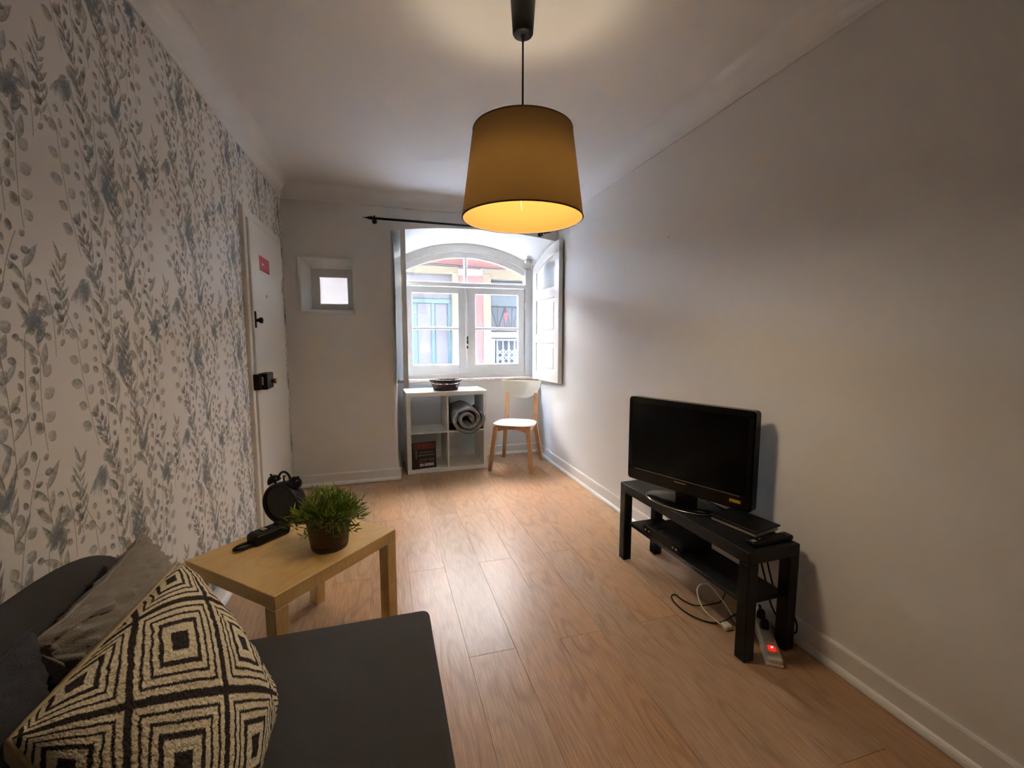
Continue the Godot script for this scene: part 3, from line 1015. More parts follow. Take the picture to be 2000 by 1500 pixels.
func street() -> void:
	struct("ground", boxab(Vector3(-9, -0.7, -4.75), Vector3(12, -0.30, -12), 0.0), M.cobble, "pale paving of the narrow street outside the window", "street")
	var z := -8.0
	var f := struct_root("facade", "sunlit pink house front across the street", "house front", Vector3(0, 0, z))
	# wall with two door openings
	var st := start()
	for r in [[-8.0, -0.4, -0.15, 2.42], [1.36, -0.4, 1.80, 2.42], [3.5, -0.4, 11.0, 2.42], [-8.0, 2.56, 11.0, 2.98]]:
		bx(st, Vector3((r[0] + r[2]) * 0.5, (r[1] + r[3]) * 0.5, -0.15), Vector3(r[2] - r[0], r[3] - r[1], 0.3), 0.0)
	part(f, "wall", done(st), M.pink_wall)
	part(f, "sky_blocker_slab", boxab(Vector3(-8, 3.0, 0.0), Vector3(11, 3.10, 0.95), 0.01), M.blocker_grey)  # unseen slab, added to keep skylight off the lower house front
	part(f, "bounce_upper_wall", boxab(Vector3(-8, 2.98, -0.3), Vector3(11, 8.5, 0.0), 0.0), M.bounce_white)  # unseen upper storey, made white as a sunlit bounce source for the room
	# this side of the street: unseen front added to shade the pink wall
	var ex := start()
	for r in [[-9.0, -0.4, -1.0, 6.5], [1.9, -0.4, 12.0, 6.5], [-1.0, 2.72, 1.9, 6.5]]:
		bx(ex, Vector3((r[0] + r[2]) * 0.5, (r[1] + r[3]) * 0.5, -4.60), Vector3(r[2] - r[0], r[3] - r[1], 0.30), 0.0)
	struct("wall_exterior_blocker", done(ex), M.blocker_grey, "unseen front of this house, added to shade the house opposite", "wall")
	# stone surrounds
	st = start()
	bx(st, Vector3(0.55, 2.49, -0.13), Vector3(1.60, 0.14, 0.32), 0.01)
	bx(st, Vector3(2.65, 2.46, -0.13), Vector3(1.75, 0.20, 0.32), 0.01)
	bx(st, Vector3(1.295, 1.0, -0.12), Vector3(0.13, 2.9, 0.32), 0.01)
	bx(st, Vector3(-0.08, 1.0, -0.12), Vector3(0.14, 2.9, 0.32), 0.01)
	bx(st, Vector3(1.87, 1.0, -0.12), Vector3(0.14, 2.9, 0.32), 0.01)
	bx(st, Vector3(3.43, 1.0, -0.12), Vector3(0.14, 2.9, 0.32), 0.01)
	part(f, "stone_surround", done(st), M.stone)
	# wall cable that sags under the pink plaster
	part(f, "cable", tube(curve([Vector3(-1.5, 2.60, 0.03), Vector3(0.4, 2.575, 0.03), Vector3(1.0, 2.58, 0.03), Vector3(1.7, 2.555, 0.03), Vector3(2.1, 2.545, 0.03), Vector3(2.6, 2.59, 0.03), Vector3(4.0, 2.60, 0.03)]), 0.014, 6), M.iron)
	# teal door with mullion and pale panels
	var td := struct_root("door_2", "teal framed double door across the street with a paper notice", "door", Vector3(0, 0, z))
	st = start()
	bx(st, Vector3(0.60, 2.36, -0.20), Vector3(1.30, 0.13, 0.12), 0.006)
	part(td, "lintel", done(st), M.door_grey)
	part(td, "transom_light", boxab(Vector3(-0.02, 1.99, -0.24), Vector3(1.24, 2.30, -0.20), 0.0), M.door_grey)
	st = start()
	for r in [[0.52, 0.62], [0.865, 0.935], [1.165, 1.235], [-0.02, 0.08]]:
		bx(st, Vector3((r[0] + r[1]) * 0.5, 0.85, -0.17), Vector3(r[1] - r[0], 2.3, 0.06), 0.006)
	bx(st, Vector3(0.61, 1.955, -0.165), Vector3(1.27, 0.09, 0.07), 0.006)
	part(td, "frame", done(st), M.teal_paint)
	for r in [[0.08, 0.52], [0.62, 0.865], [0.935, 1.165]]:
		part(td, "panel", boxab(Vector3(r[0], -0.28, -0.20), Vector3(r[1], 1.92, -0.17), 0.004), M.door_grey)
	part(td, "paper_notice", boxab(Vector3(0.67, 1.03, -0.168), Vector3(0.83, 1.17, -0.164), 0.0), M.gate_paint)
	# second door: bluish leaf, iron grille, stone ledge, folding gate
	var gd := struct_root("door_3", "blue grey doorway with iron grille and white folding gate across the street", "door", Vector3(0, 0, z))
	part(gd, "leaf", boxab(Vector3(1.94, -0.28, -0.30), Vector3(3.36, 2.36, -0.24), 0.004), M.door_blue)
	part(gd, "lintel_panel", boxab(Vector3(1.98, 2.10, -0.24), Vector3(3.36, 2.34, -0.18), 0.006), M.door_grey)
	part(gd, "ledge", boxab(Vector3(1.92, 1.285, -0.26), Vector3(3.40, 1.40, 0.02), 0.01), M.stone)
	part(gd, "gate_post", boxab(Vector3(1.92, -0.28, -0.20), Vector3(2.03, 1.28, -0.05), 0.006), M.gate_paint)
	st = start(true)
	add_tube(st, [Vector3(1.95, 1.875, -0.14), Vector3(3.36, 1.875, -0.14)], 0.014, 6)
	add_tube(st, [Vector3(1.95, 1.42, -0.14), Vector3(3.36, 1.42, -0.14)], 0.010, 6)
	for k in 5:
		var x0 := 1.97 + k * 0.28
		add_tube(st, [Vector3(x0, 1.87, -0.14), Vector3(x0 + 0.14, 1.44, -0.14), Vector3(x0 + 0.28, 1.87, -0.14)], 0.010, 6)
		add_tube(st, [Vector3(x0 + 0.14, 1.87, -0.14), Vector3(x0 + 0.14, 1.42, -0.14)], 0.008, 6)
		add_tube(st, [Vector3(x0 + 0.28, 1.87, -0.14), Vector3(x0 + 0.28, 1.42, -0.14)], 0.008, 6)
	part(gd, "grille", done(st), M.iron)
	part(gd, "red_flyer", prism(PackedVector2Array([Vector2(2.22, 1.75), Vector2(2.31, 1.77), Vector2(2.26, 1.57)]), -0.122, -0.116), M.red_label)
	st = start()
	for k in 9:
		var x0 := 2.08 + k * 0.115
		bx(st, Vector3(x0, 0.55, -0.08), Vector3(0.030, 1.42, 0.02), 0.003)
	part(gd, "gate_slats", done(st), M.gate_paint)
	st = start()
	for k in 9:
		for j in 9:
			var c := Vector3(2.1375 + k * 0.115, 1.02 - j * 0.115, -0.07)
			for an in [0.785, -0.785]:
				bx(st, c, Vector3(0.018, 0.15, 0.012), 0.002, Basis(Vector3.BACK, an))
	part(gd, "gate_lattice", done(st), M.gate_paint).set_meta("kind", "stuff")
	part(gd, "gate_rail", boxab(Vector3(2.03, 1.235, -0.10), Vector3(3.36, 1.275, -0.05), 0.004), M.gate_paint)

# ---------------------------------------------------------------- television corner
func tv_corner() -> void:
	var bench := thing("tv_bench", "low black-brown bench with a shelf, carrying the television", "tv bench", Vector3(1.2909, 0, -2.1794), 0.0336)
	# local: x 0..0.26 deep, z 0..0.90 long
	part(bench, "tabletop", boxab(Vector3(0, 0.40, 0), Vector3(0.26, 0.45, 0.90), 0.003), M.black_wood)
	for x in [0.0, 0.21]:
		for z in [0.0, 0.85]:
			part(bench, "leg", boxab(Vector3(x, 0, z), Vector3(x + 0.05, 0.40, z + 0.05), 0.003), M.black_wood)
	part(bench, "lower_shelf", boxab(Vector3(0.035, 0.203, 0.045), Vector3(0.250, 0.222, 0.855), 0.002), M.black_wood)
	# television
	var p0 := Vector3(1.303, 0, -2.110)
	var p1 := Vector3(1.542, 0, -1.492)
	var ex := (p1 - p0).normalized()
	var wd := p0.distance_to(p1)
	var tv := thing("television", "black flat-screen television on an oval glossy foot", "television", Vector3((p0.x + p1.x) * 0.5, 0.45, (p0.z + p1.z) * 0.5), atan2(-ex.z, ex.x))
	# local: x along the screen from far to near edge, z towards the viewer
	var cab := start(true)
	var rr := 0.018
	var o := PackedVector2Array()
	for c in [[wd * 0.5 - rr, 0.052 + rr, -PI * 0.5], [wd * 0.5 - rr, 0.505 - rr, 0.0], [-wd * 0.5 + rr, 0.505 - rr, PI * 0.5], [-wd * 0.5 + rr, 0.052 + rr, PI]]:
		o.append_array(arc_pts(Vector2(c[0], c[1]), rr, c[2], c[2] + PI * 0.5, 5))
	part(tv, "cabinet", prism(o, -0.032, 0.012), M.black_gloss)
	part(tv, "rear_housing", boxab(Vector3(-0.25, 0.10, -0.060), Vector3(0.25, 0.42, -0.030), 0.012), M.black_plastic)
	# bezel proud of the screen
	var bz := start()
	bx(bz, Vector3(0, 0.487, 0.013), Vector3(wd - 0.012, 0.024, 0.008), 0.003)
	bx(bz, Vector3(0, 0.088, 0.013), Vector3(wd - 0.012, 0.062, 0.008), 0.003)
	bx(bz, Vector3(-wd * 0.5 + 0.018, 0.295, 0.013), Vector3(0.024, 0.38, 0.008), 0.003)
	bx(bz, Vector3(wd * 0.5 - 0.018, 0.295, 0.013), Vector3(0.024, 0.38, 0.008), 0.003)
	part(tv, "bezel", done(bz), M.black_gloss)
	part(tv, "screen", boxab(Vector3(-wd * 0.5 + 0.028, 0.118, 0.010), Vector3(wd * 0.5 - 0.028, 0.477, 0.0135), 0.0), M.screen_glass)
	part(tv, "trim_line", boxab(Vector3(-wd * 0.42, 0.114, 0.0165), Vector3(wd * 0.42, 0.117, 0.0178), 0.0003), M.grey_plastic)
	part(tv, "logo", boxab(Vector3(-0.045, 0.098, 0.0165), Vector3(0.020, 0.104, 0.0178), 0.0003), M.grey_plastic)
	part(tv, "energy_sticker", boxab(Vector3(0.235, 0.082, 0.0168), Vector3(0.285, 0.096, 0.0178), 0.0003), M.yellow_label)
	part(tv, "neck", boxab(Vector3(-0.055, 0.008, -0.045), Vector3(0.055, 0.10, -0.008), 0.010), M.black_gloss)
	var ft := part(tv, "foot", lathe([Vector2(0, 0), Vector2(0.190, 0), Vector2(0.193, 0.003), Vector2(0.190, 0.008), Vector2(0.12, 0.011), Vector2(0, 0.012)], 56, true, 1.0, 0.60), M.black_gloss, at(Vector3(0, 0, 0.012)))
	part(ft, "chrome_rim", tube(ellipse(0.193, 0.117, 0.006, 0.25, PI - 0.25, 30), 0.0022, 6), M.chrome)
	# set-top box on the lower shelf
	var sb := thing("set_top_box", "black ribbed set-top box on the bench shelf under the television", "set-top box", Vector3(1.4420, 0.222, -1.868), 0.045)
	part(sb, "case", boxab(Vector3(-0.095, 0.003, -0.148), Vector3(0.095, 0.042, 0.148), 0.004), M.black_plastic)
	for k in 11:
		part(sb, "vent_rib", boxab(Vector3(-0.075, 0.041, -0.135 + k * 0.0255), Vector3(0.085, 0.0455, -0.122 + k * 0.0255), 0.001), M.black_plastic)
	part(sb, "front_panel", boxab(Vector3(-0.099, 0.005, -0.146), Vector3(-0.094, 0.040, 0.146), 0.001), M.black_gloss)
	for z in [-0.125, -0.095, 0.12, 0.095]:
		part(sb, "button", tube([Vector3(-0.099, 0.018, z), Vector3(-0.1015, 0.018, z)], 0.005, 10), M.silver)
	# slim silver-edged player on top of the bench
	var pl := thing("media_player", "slim black-topped media player with silver sides under the television", "media player", Vector3(1.500, 0.45, -1.497), 0.20)
	part(pl, "base", boxab(Vector3(-0.076, 0.0, -0.108), Vector3(0.076, 0.022, 0.108), 0.006), M.silver)
	part(pl, "lid", boxab(Vector3(-0.082, 0.021, -0.113), Vector3(0.082, 0.029, 0.113), 0.002), M.black_plastic)
	# remote control
	var rc := thing("remote_control", "black remote control lying on the bench beside the media player", "remote control", Vector3(1.478, 0.45, -1.338), 0.06)
	part(rc, "body", boxab(Vector3(-0.105, 0.0, -0.022), Vector3(0.105, 0.020, 0.022), 0.005), M.black_plastic)
	part(rc, "brand_plate", boxab(Vector3(-0.100, 0.0195, -0.006), Vector3(-0.080, 0.0206, 0.010), 0.0002), M.silver)
	for i in 8:
		for j in 3:
			part(rc, "key", boxab(Vector3(-0.060 + i * 0.018, 0.0195, -0.014 + j * 0.010), Vector3(-0.050 + i * 0.018, 0.0220, -0.008 + j * 0.010), 0.0008), M.grey_plastic if (i == 0 and j == 1) else M.black_gloss)
	# power strip on the floor
	var d := Vector3(-0.145, 0, 0.205).normalized()
	var ps := thing("power_strip", "cream power strip with a lit red switch on the floor under the bench", "power strip", Vector3(1.508, 0, -1.352), atan2(d.x, d.z))
	part(ps, "case", boxab(Vector3(-0.029, 0.004, -0.165), Vector3(0.029, 0.036, 0.150), 0.008), M.cream_plastic)
	part(ps, "base", boxab(Vector3(-0.031, 0.0, -0.167), Vector3(0.031, 0.014, 0.152), 0.005), M.cream_plastic)
	for z in [-0.12, -0.045, 0.03]:
		var sk := part(ps, "socket", lathe([Vector2(0, 0.0355), Vector2(0.019, 0.0355), Vector2(0.019, 0.0372), Vector2(0.022, 0.0372), Vector2(0.0225, 0.0355)], 20), M.cream_plastic, at(Vector3(0, 0.0, z)))
		part(sk, "well", lathe([Vector2(0.0185, 0.0357), Vector2(0.0, 0.0360)], 20), M.grey_plastic)
	var sw := part(ps, "switch_light", boxab(Vector3(-0.012, 0.035, 0.078), Vector3(0.012, 0.041, 0.102), 0.003), M.red_glow)
	part(sw, "led_light", lathe([Vector2(0.004, 0.0), Vector2(0.004, 0.001), Vector2(0, 0.0015)], 12), M.led_glow, at(Vector3(0, 0.041, 0.09)))
	# plugs
	for z in [-0.12, -0.045]:
		var pg := thing("power_plug", "black mains plug in the power strip socket by the red switch" if z > -0.1 else "black mains plug in the hidden end of the power strip", "plug", ps.transform * Vector3(0, 0.037, z), ps.rotation.y)
		part(pg, "body", lathe([Vector2(0, 0), Vector2(0.0175, 0), Vector2(0.0175, 0.02), Vector2(0.012, 0.034), Vector2(0, 0.036)], 16), M.black_plastic)
		part(pg, "strain_relief", tube([Vector3(0, 0.02, 0), Vector3(0, 0.032, -0.02), Vector3(0, 0.034, -0.035)], 0.006, 8), M.black_plastic)
	# cables on the floor
	var c1 := thing("power_cable", "black cable looping over the floor in front of the bench shelf", "cable", Vector3.ZERO)
	part(c1, "lead", tube(curve([Vector3(1.52, 0.065, -1.44), Vector3(1.47, 0.06, -1.47), Vector3(1.41, 0.012, -1.50), Vector3(1.355, 0.006, -1.53), Vector3(1.315, 0.006, -1.60), Vector3(1.31, 0.006, -1.68), Vector3(1.325, 0.008, -1.735), Vector3(1.355, 0.007, -1.745), Vector3(1.36, 0.007, -1.70), Vector3(1.385, 0.010, -1.64), Vector3(1.44, 0.030, -1.60), Vector3(1.51, 0.05, -1.60), Vector3(1.56, 0.20, -1.62)]), 0.0032, 6), M.black_plastic)
	var c2 := thing("adapter_cable", "white cable arching from a small white adapter under the bench", "cable", Vector3.ZERO)
	part(c2, "lead", tube(curve([Vector3(1.400, 0.012, -1.475), Vector3(1.375, 0.03, -1.50), Vector3(1.345, 0.065, -1.545), Vector3(1.36, 0.12, -1.60), Vector3(1.41, 0.14, -1.59), Vector3(1.44, 0.09, -1.53), Vector3(1.455, 0.04, -1.48), Vector3(1.46, 0.006, -1.44)]), 0.0032, 6), M.white_cable)
	part(c2, "adapter", boxab(Vector3(1.395, 0.0, -1.490), Vector3(1.430, 0.024, -1.452), 0.005), M.cream_plastic)
	var c3 := thing("coiled_cable", "black cable sagging behind the bench legs to the power strip", "cable", Vector3.ZERO)
	part(c3, "lead", tube(curve([Vector3(1.590, 0.33, -1.50), Vector3(1.602, 0.20, -1.46), Vector3(1.602, 0.10, -1.42), Vector3(1.606, 0.05, -1.36), Vector3(1.600, 0.06, -1.30), Vector3(1.601, 0.12, -1.31), Vector3(1.603, 0.16, -1.40), Vector3(1.600, 0.30, -1.46)]), 0.004, 6), M.black_plastic)
	var c4 := thing("shelf_cable", "thin white cable hanging below the bench shelf", "cable", Vector3.ZERO)
	part(c4, "lead", tube(curve([Vector3(1.47, 0.198, -1.80), Vector3(1.43, 0.190, -1.72), Vector3(1.40, 0.172, -1.62), Vector3(1.40, 0.182, -1.52), Vector3(1.42, 0.196, -1.46)]), 0.0028, 6), M.white_cable)

func ellipse(rx: float, rz: float, y: float, a0: float, a1: float, n: int) -> Array:
	var out := []
	for i in n + 1:
		var a := lerpf(a0, a1, float(i) / n)
		out.append(Vector3(cos(a) * rx, y, sin(a) * rz))
	return out

# ---------------------------------------------------------------- pendant lamp
func pendant() -> void:
	var p := thing("pendant_lamp", "hanging lamp with a brown drum shade, lit warm yellow inside", "lamp", Vector3(0.517, 0, -1.62))
	part(p, "ceiling_cup", lathe([Vector2(0, 2.352), Vector2(0.012, 2.350), Vector2(0.034, 2.352), Vector2(0.037, 2.357), Vector2(0.047, 2.50), Vector2(0, 2.50)], 32), M.black_plastic)
	part(p, "cord_grip", lathe([Vector2(0, 2.332), Vector2(0.006, 2.332), Vector2(0.009, 2.352), Vector2(0, 2.353)], 12), M.black_plastic)
	part(p, "cord", tube([Vector3(0, 2.335, 0), Vector3(0, 2.2, 0), Vector3(0, 1.96, 0)], 0.0035, 8), M.black_plastic)
	part(p, "socket", lathe([Vector2(0, 1.895), Vector2(0.02, 1.895), Vector2(0.022, 1.93), Vector2(0.016, 1.97), Vector2(0, 1.975)], 20), M.black_plastic)
	var y0 := 1.712
	var y1 := 2.022
	var r0 := 0.2255
	var r1 := 0.183
	var sh := part(p, "shade", lathe([Vector2(r0, y0), Vector2(r1, y1)], 72), M.shade_cloth)
	part(sh, "lining", lathe([Vector2(r1 - 0.003, y1), Vector2(r0 - 0.003, y0)], 72), M.shade_lining)
	var rim := start(true)
	add_tube(rim, ring(r0 - 0.0015, y0, 72), 0.0028, 6, true)
	add_tube(rim, ring(r1 - 0.0015, y1, 72), 0.0028, 6, true)
	part(sh, "hem", done(rim), M.shade_cloth)
	var sp := start(true)
	for k in 3:
		var a := TAU * k / 3.0 + 0.4
		add_tube(sp, [Vector3(cos(a) * 0.02, 1.955, sin(a) * 0.02), Vector3(cos(a) * (r1 - 0.004), y1 - 0.006, sin(a) * (r1 - 0.004))], 0.0016, 6)
	part(p, "light_block_collar", lathe([Vector2(0.016, 1.905), Vector2(0.098, 1.893), Vector2(0.100, 1.897), Vector2(0.018, 1.912)], 32), M.cream_plastic)  # added disc over the bulb, keeps its direct light off the ceiling
	part(p, "spider", done(sp), M.silver)
	part(p, "pull_thread", tube(curve([Vector3(-0.01, 1.90, 0.02), Vector3(-0.012, 1.80, 0.02), Vector3(-0.010, 1.735, 0.02)]), 0.0007, 5), M.white_cable)
	part(p, "bulb", lathe([Vector2(0, 1.800), Vector2(0.018, 1.804), Vector2(0.029, 1.822), Vector2(0.030, 1.842), Vector2(0.022, 1.868), Vector2(0.014, 1.895), Vector2(0, 1.896)], 24), M.bulb_glow)
	var l := OmniLight3D.new()
	l.name = "bulb_light"
	l.light_color = Color(1.0, 0.92, 0.80)
	l.light_energy = 0.185
	l.light_size = 0.13
	l.omni_range = 12.0
	l.omni_attenuation = 2.0
	l.shadow_enabled = true
	p.add_child(l)
	l.position = Vector3(0, 1.835, 0)

func ring(r: float, y: float, n: int) -> Array:
	var o := []
	for i in n:
		var a := TAU * i / n
		o.append(Vector3(cos(a) * r, y, sin(a) * r))
	return o

# ---------------------------------------------------------------- sofa and cushions
func sofa() -> void:
	var s := thing("sofa", "charcoal grey fabric sofa with a long seat along the papered wall", "sofa", Vector3(0, 0, 0))
	part(s, "seat", soft_box(Vector3(-0.735, 0.10, -1.335), Vector3(0.118, 0.42, 0.62), 0.022), M.sofa)
	for c in [Vector3(-0.66, 0, -1.27), Vector3(0.05, 0, -1.27), Vector3(-0.66, 0, 0.55), Vector3(0.05, 0, 0.55)]:
		part(s, "foot", boxab(c + Vector3(-0.025, 0, -0.025), c + Vector3(0.025, 0.105, 0.025), 0.003), M.black_wood)
	# back: rounded slope against the wall with a rounded far end
	var prof := []
	for q in [[-0.735, 0.40], [-0.740, 0.62], [-0.736, 0.72], [-0.722, 0.752], [-0.705, 0.765], [-0.69, 0.762], [-0.672, 0.742], [-0.655, 0.69], [-0.64, 0.60], [-0.625, 0.50], [-0.615, 0.41]]:
		prof.append(Vector2(q[0], q[1]))
	var st := start(true)
	var zs := []
	for i in 13:
		zs.append(-1.37 + 0.30 * (1.0 - cos(PI * 0.5 * i / 12.0)))
	zs.append(-0.6)
	zs.append(0.0)
	zs.append(0.60)
	var P := []
	for z in zs:
		var t := clampf((-1.07 - z) / 0.30, 0.0, 1.0)
		var k := sqrt(maxf(0.0, 1.0 - t * t))
		var row := []
		for q in prof:
			var top: float = 0.40 + (q.y - 0.40) * (0.70 + 0.30 * k)
			row.append(Vector3(lerpf(-0.66, q.x, 0.86 + 0.14 * k), top, z))
		P.append(row)
	add_grid(st, P, func(i, j): return (P[i][j] as Vector3) - Vector3(-0.66, 0.42, (P[i][j] as Vector3).z) + Vector3(0, 0.02, 0))
	st.set_smooth_group(-1)
	for e in [0, zs.size() - 1]:
		for j in prof.size() - 1:
			tri(st, Vector3(-0.66, 0.40, zs[e]), P[e][j], P[e][j + 1], Vector3(0, 0, -1 if e == 0 else 1))
	part(s, "backrest", done(st), M.sofa)
	# cushions: corner positions give each its pose
	var c1 := thing("patterned_cushion", "cream cushion with tufted dark diamond pattern leaning on the grey pillow", "cushion", Vector3.ZERO)
	pillow(c1, Vector3(-0.440, 0.790, -0.625), Vector3(-0.425, 0.795, -1.045), Vector3(-0.255, 0.450, -1.025), 0.076, M.cushion_print, M.beige_cotton, 3, 0.006, 0.09, 0.015, 0.36)
	var c2 := thing("grey_pillow", "crumpled light grey velvet pillow leaning on the sofa back", "pillow", Vector3.ZERO)
	pillow(c2, Vector3(-0.560, 0.770, -0.860), Vector3(-0.600, 0.775, -1.290), Vector3(-0.470, 0.430, -1.330), 0.070, M.grey_velvet, M.grey_velvet, 7, 0.030)
	var c3 := thing("dark_pillow", "dark charcoal blue pillow at the near end of the sofa back", "pillow", Vector3.ZERO)
	pillow(c3, Vector3(-0.545, 0.825, -0.39), Vector3(-0.545, 0.805, -0.840), Vector3(-0.485, 0.437, -0.810), 0.052, M.navy_velvet, M.navy_velvet, 11, 0.012)

func soft_box(a: Vector3, b: Vector3, r: float) -> ArrayMesh:
	var st := start(true)
	var c := (a + b) * 0.5
	var h := (b - a) * 0.5
	var n := 4
	# cube-sphere style: each face a grid with rounded rims
	for i in 3:
		var j := (i + 1) % 3
		var k := (i + 2) % 3
		for sg in [-1.0, 1.0]:
			var cs := []
			for q in n + 1:
				cs.append(-1.0 + 0.0 * q)
			var P := []
			var grid_u := soft_coords(h[j], r, n)
			var grid_v := soft_coords(h[k], r, n)
			for u in grid_u:
				var row := []
				for v in grid_v:
					var p := Vector3.ZERO
					p[i] = h[i] * sg
					p[j] = u
					p[k] = v
					var inner := Vector3(clampf(p.x, -h.x + r, h.x - r), clampf(p.y, -h.y + r, h.y - r), clampf(p.z, -h.z + r, h.z - r))
					var d := p - inner
					row.append(c + inner + d.normalized() * r)
				P.append(row)
			var o := Vector3.ZERO
			o[i] = sg
			add_grid(st, P, func(_a, _b): return o)
	return done(st)

func soft_coords(h: float, r: float, n: int) -> Array:
	var o := []
	for q in n:
		o.append(-h + r - r * tan((1.0 - float(q) / n) * PI * 0.25))
	o.append(-h + r)
	o.append(h - r)
	for q in n:
		o.append(h - r + r * tan((float(q) + 1.0) / n * PI * 0.25))
	return o

# a = upper near corner, b = upper far corner, c = lower far corner
func pillow(root: Node3D, a: Vector3, b: Vector3, c: Vector3, thick_front: float, front: Material, back: Material, seed_: int, crumple: float, thick_back := -1.0, pinch := 0.075, full := 0.42) -> void:
	var ctr := (a + c) * 0.5
	var ux := (b - a) * 0.5
	var vy := (c - b) * 0.5
	var nz := ux.cross(vy).normalized()
	if nz.dot(Vector3(0.6, 0.5, 0.3)) < 0.0:
		nz = -nz
	root.position = ctr
	var n := FastNoiseLite.new()
	n.seed = seed_
	n.frequency = 5.0
	n.fractal_octaves = 3
	var N := 44
	for side in [1.0, -1.0]:
		var thick := thick_back if side < 0.0 and thick_back > 0.0 else thick_front
		var P := []
		for i in N + 1:
			var row := []
			var u := -cos(PI * i / N)
			for j in N + 1:
				var v := -cos(PI * j / N)
				var pin := 1.0 - pinch * (1.0 - v * v)
				var pin2 := 1.0 - pinch * (1.0 - u * u)
				var bulge := pow(maxf(0.0, (1.0 - u * u) * (1.0 - v * v)), full)
				var cr := n.get_noise_3d(u + side * 3.0, v * 1.4, 0.0) * crumple * (0.35 + 0.65 * (1.0 - bulge)) * minf(1.0, bulge * 4.0)
				var edge_wave := n.get_noise_2d(u * 2.0 + v * 2.0, 9.0) * crumple * 0.6
				row.append(ux * (u * pin) + vy * (v * pin2) + nz * (side * (thick * bulge + cr) + edge_wave))
			P.append(row)
		var st := start(true)
		add_grid(st, P, func(_i, _j): return nz * side)
		part(root, "front_cover" if side > 0 else "back_cover", done(st), front if side > 0 else back)
	# seam round the edge
	var pts := []
	for k in 4:
		for q in 12:
			var t := -1.0 + 2.0 * q / 12.0
			var u := 0.0
			var v := 0.0
			match k:
				0:
					u = t
					v = -1.0
				1:
					u = 1.0
					v = t
				2:
					u = -t
					v = 1.0
				3:
					u = -1.0
					v = -t
			var pin := 1.0 - pinch * (1.0 - v * v)
			var pin2 := 1.0 - pinch * (1.0 - u * u)
			pts.append(ux * (u * pin) + vy * (v * pin2) + nz * n.get_noise_2d(u * 2.0 + v * 2.0, 9.0) * crumple * 0.6)
	part(root, "seam", tube(pts, 0.0035, 6, true), back)

# ---------------------------------------------------------------- side table and what stands on it
func side_table() -> void:
	var t := thing("side_table", "square birch-effect side table turned across the corner by the sofa", "side table", Vector3(-0.3536, 0, -1.479), -0.7543)
	part(t, "tabletop", boxab(Vector3(-0.505, 0.40, -0.562), Vector3(0, 0.45, 0), 0.002), M.birch_effect)
	for x in [-0.505, -0.05]:
		for z in [-0.562, -0.05]:
			part(t, "leg", boxab(Vector3(x, 0, z), Vector3(x + 0.05, 0.40, z + 0.05), 0.002), M.birch_effect)
	# alarm clock
	var ck := thing("alarm_clock", "large black twin-bell alarm clock standing at the back of the side table", "clock", Vector3(-0.428, 0.45, -2.064), -0.52)
	ck.scale = Vector3.ONE * 0.9
	# local z = face
	var cy := 0.118
	var turnz := Transform3D(Basis(Vector3.RIGHT, PI * 0.5), Vector3(0, cy, 0))
	part(ck, "drum", lathe([Vector2(0, -0.045), Vector2(0.080, -0.045), Vector2(0.096, -0.030), Vector2(0.100, -0.005), Vector2(0.100, 0.030), Vector2(0.094, 0.040), Vector2(0.086, 0.040), Vector2(0.084, 0.030), Vector2(0, 0.030)], 44), M.black_plastic, turnz)
	part(ck, "dial", lathe([Vector2(0.084, 0.0305), Vector2(0, 0.031)], 40), M.black_gloss, turnz)
	for s in [-1.0, 1.0]:
		part(ck, "foot", tube([Vector3(s * 0.045, 0.035, 0.0), Vector3(s * 0.066, 0.004, 0.006)], 0.007, 8, false, 0.004), M.black_metal)
		var bl := part(ck, "bell", lathe([Vector2(0, 0.004), Vector2(0.030, 0.0), Vector2(0.033, 0.004), Vector2(0.029, 0.020), Vector2(0.016, 0.033), Vector2(0.005, 0.037), Vector2(0.004, 0.046), Vector2(0, 0.047)], 24), M.black_metal, Transform3D(Basis(Vector3.BACK, -s * 0.55), Vector3(s * 0.055, cy + 0.092, -0.004)))
		part(bl, "bell_stem", tube([Vector3(0, -0.012, 0), Vector3(0, 0.01, 0)], 0.005, 8), M.black_metal)
	var hp := []
	for i in 17:
		var a := PI * i / 16.0
		hp.append(Vector3(cos(a) * 0.034, cy + 0.104 + sin(a) * 0.044, -0.004))
	part(ck, "carry_handle", tube(hp, 0.0055, 8), M.black_metal)
	part(ck, "hammer", tube([Vector3(0, cy + 0.096, 0), Vector3(0, cy + 0.128, 0), Vector3(0.010, cy + 0.130, 0)], 0.004, 8), M.black_metal)
	# handset with a carrying loop
	var dir := Vector3(0.150, 0, -0.155).normalized()
	var dv := thing("handheld_device", "black handheld device with a grey window and carrying loop by the clock", "device", Vector3(-0.455, 0.45, -1.952), atan2(-dir.z, dir.x))
	part(dv, "body", soft_box(Vector3(-0.095, 0.0, -0.034), Vector3(0.060, 0.046, 0.034), 0.015), M.black_plastic)
	part(dv, "top_plate", soft_box(Vector3(-0.083, 0.036, -0.024), Vector3(0.052, 0.0485, 0.024), 0.005), M.black_plastic)
	part(dv, "window_frame", boxab(Vector3(-0.055, 0.047, -0.016), Vector3(-0.022, 0.050, 0.016), 0.001), M.black_gloss)
	part(dv, "window", boxab(Vector3(-0.050, 0.0495, -0.012), Vector3(-0.030, 0.0508, 0.012), 0.0004), M.silver)
	part(dv, "button", boxab(Vector3(0.005, 0.0480, -0.007), Vector3(0.022, 0.0505, 0.007), 0.001), M.black_gloss)
	var lp := []
	for i in 24:
		var a := TAU * i / 24.0
		lp.append(Vector3(-0.120 + cos(a) * 0.038, 0.012, sin(a) * 0.019))
	part(dv, "carrying_loop", tube(lp, 0.006, 8, true), M.black_plastic)
	plant()

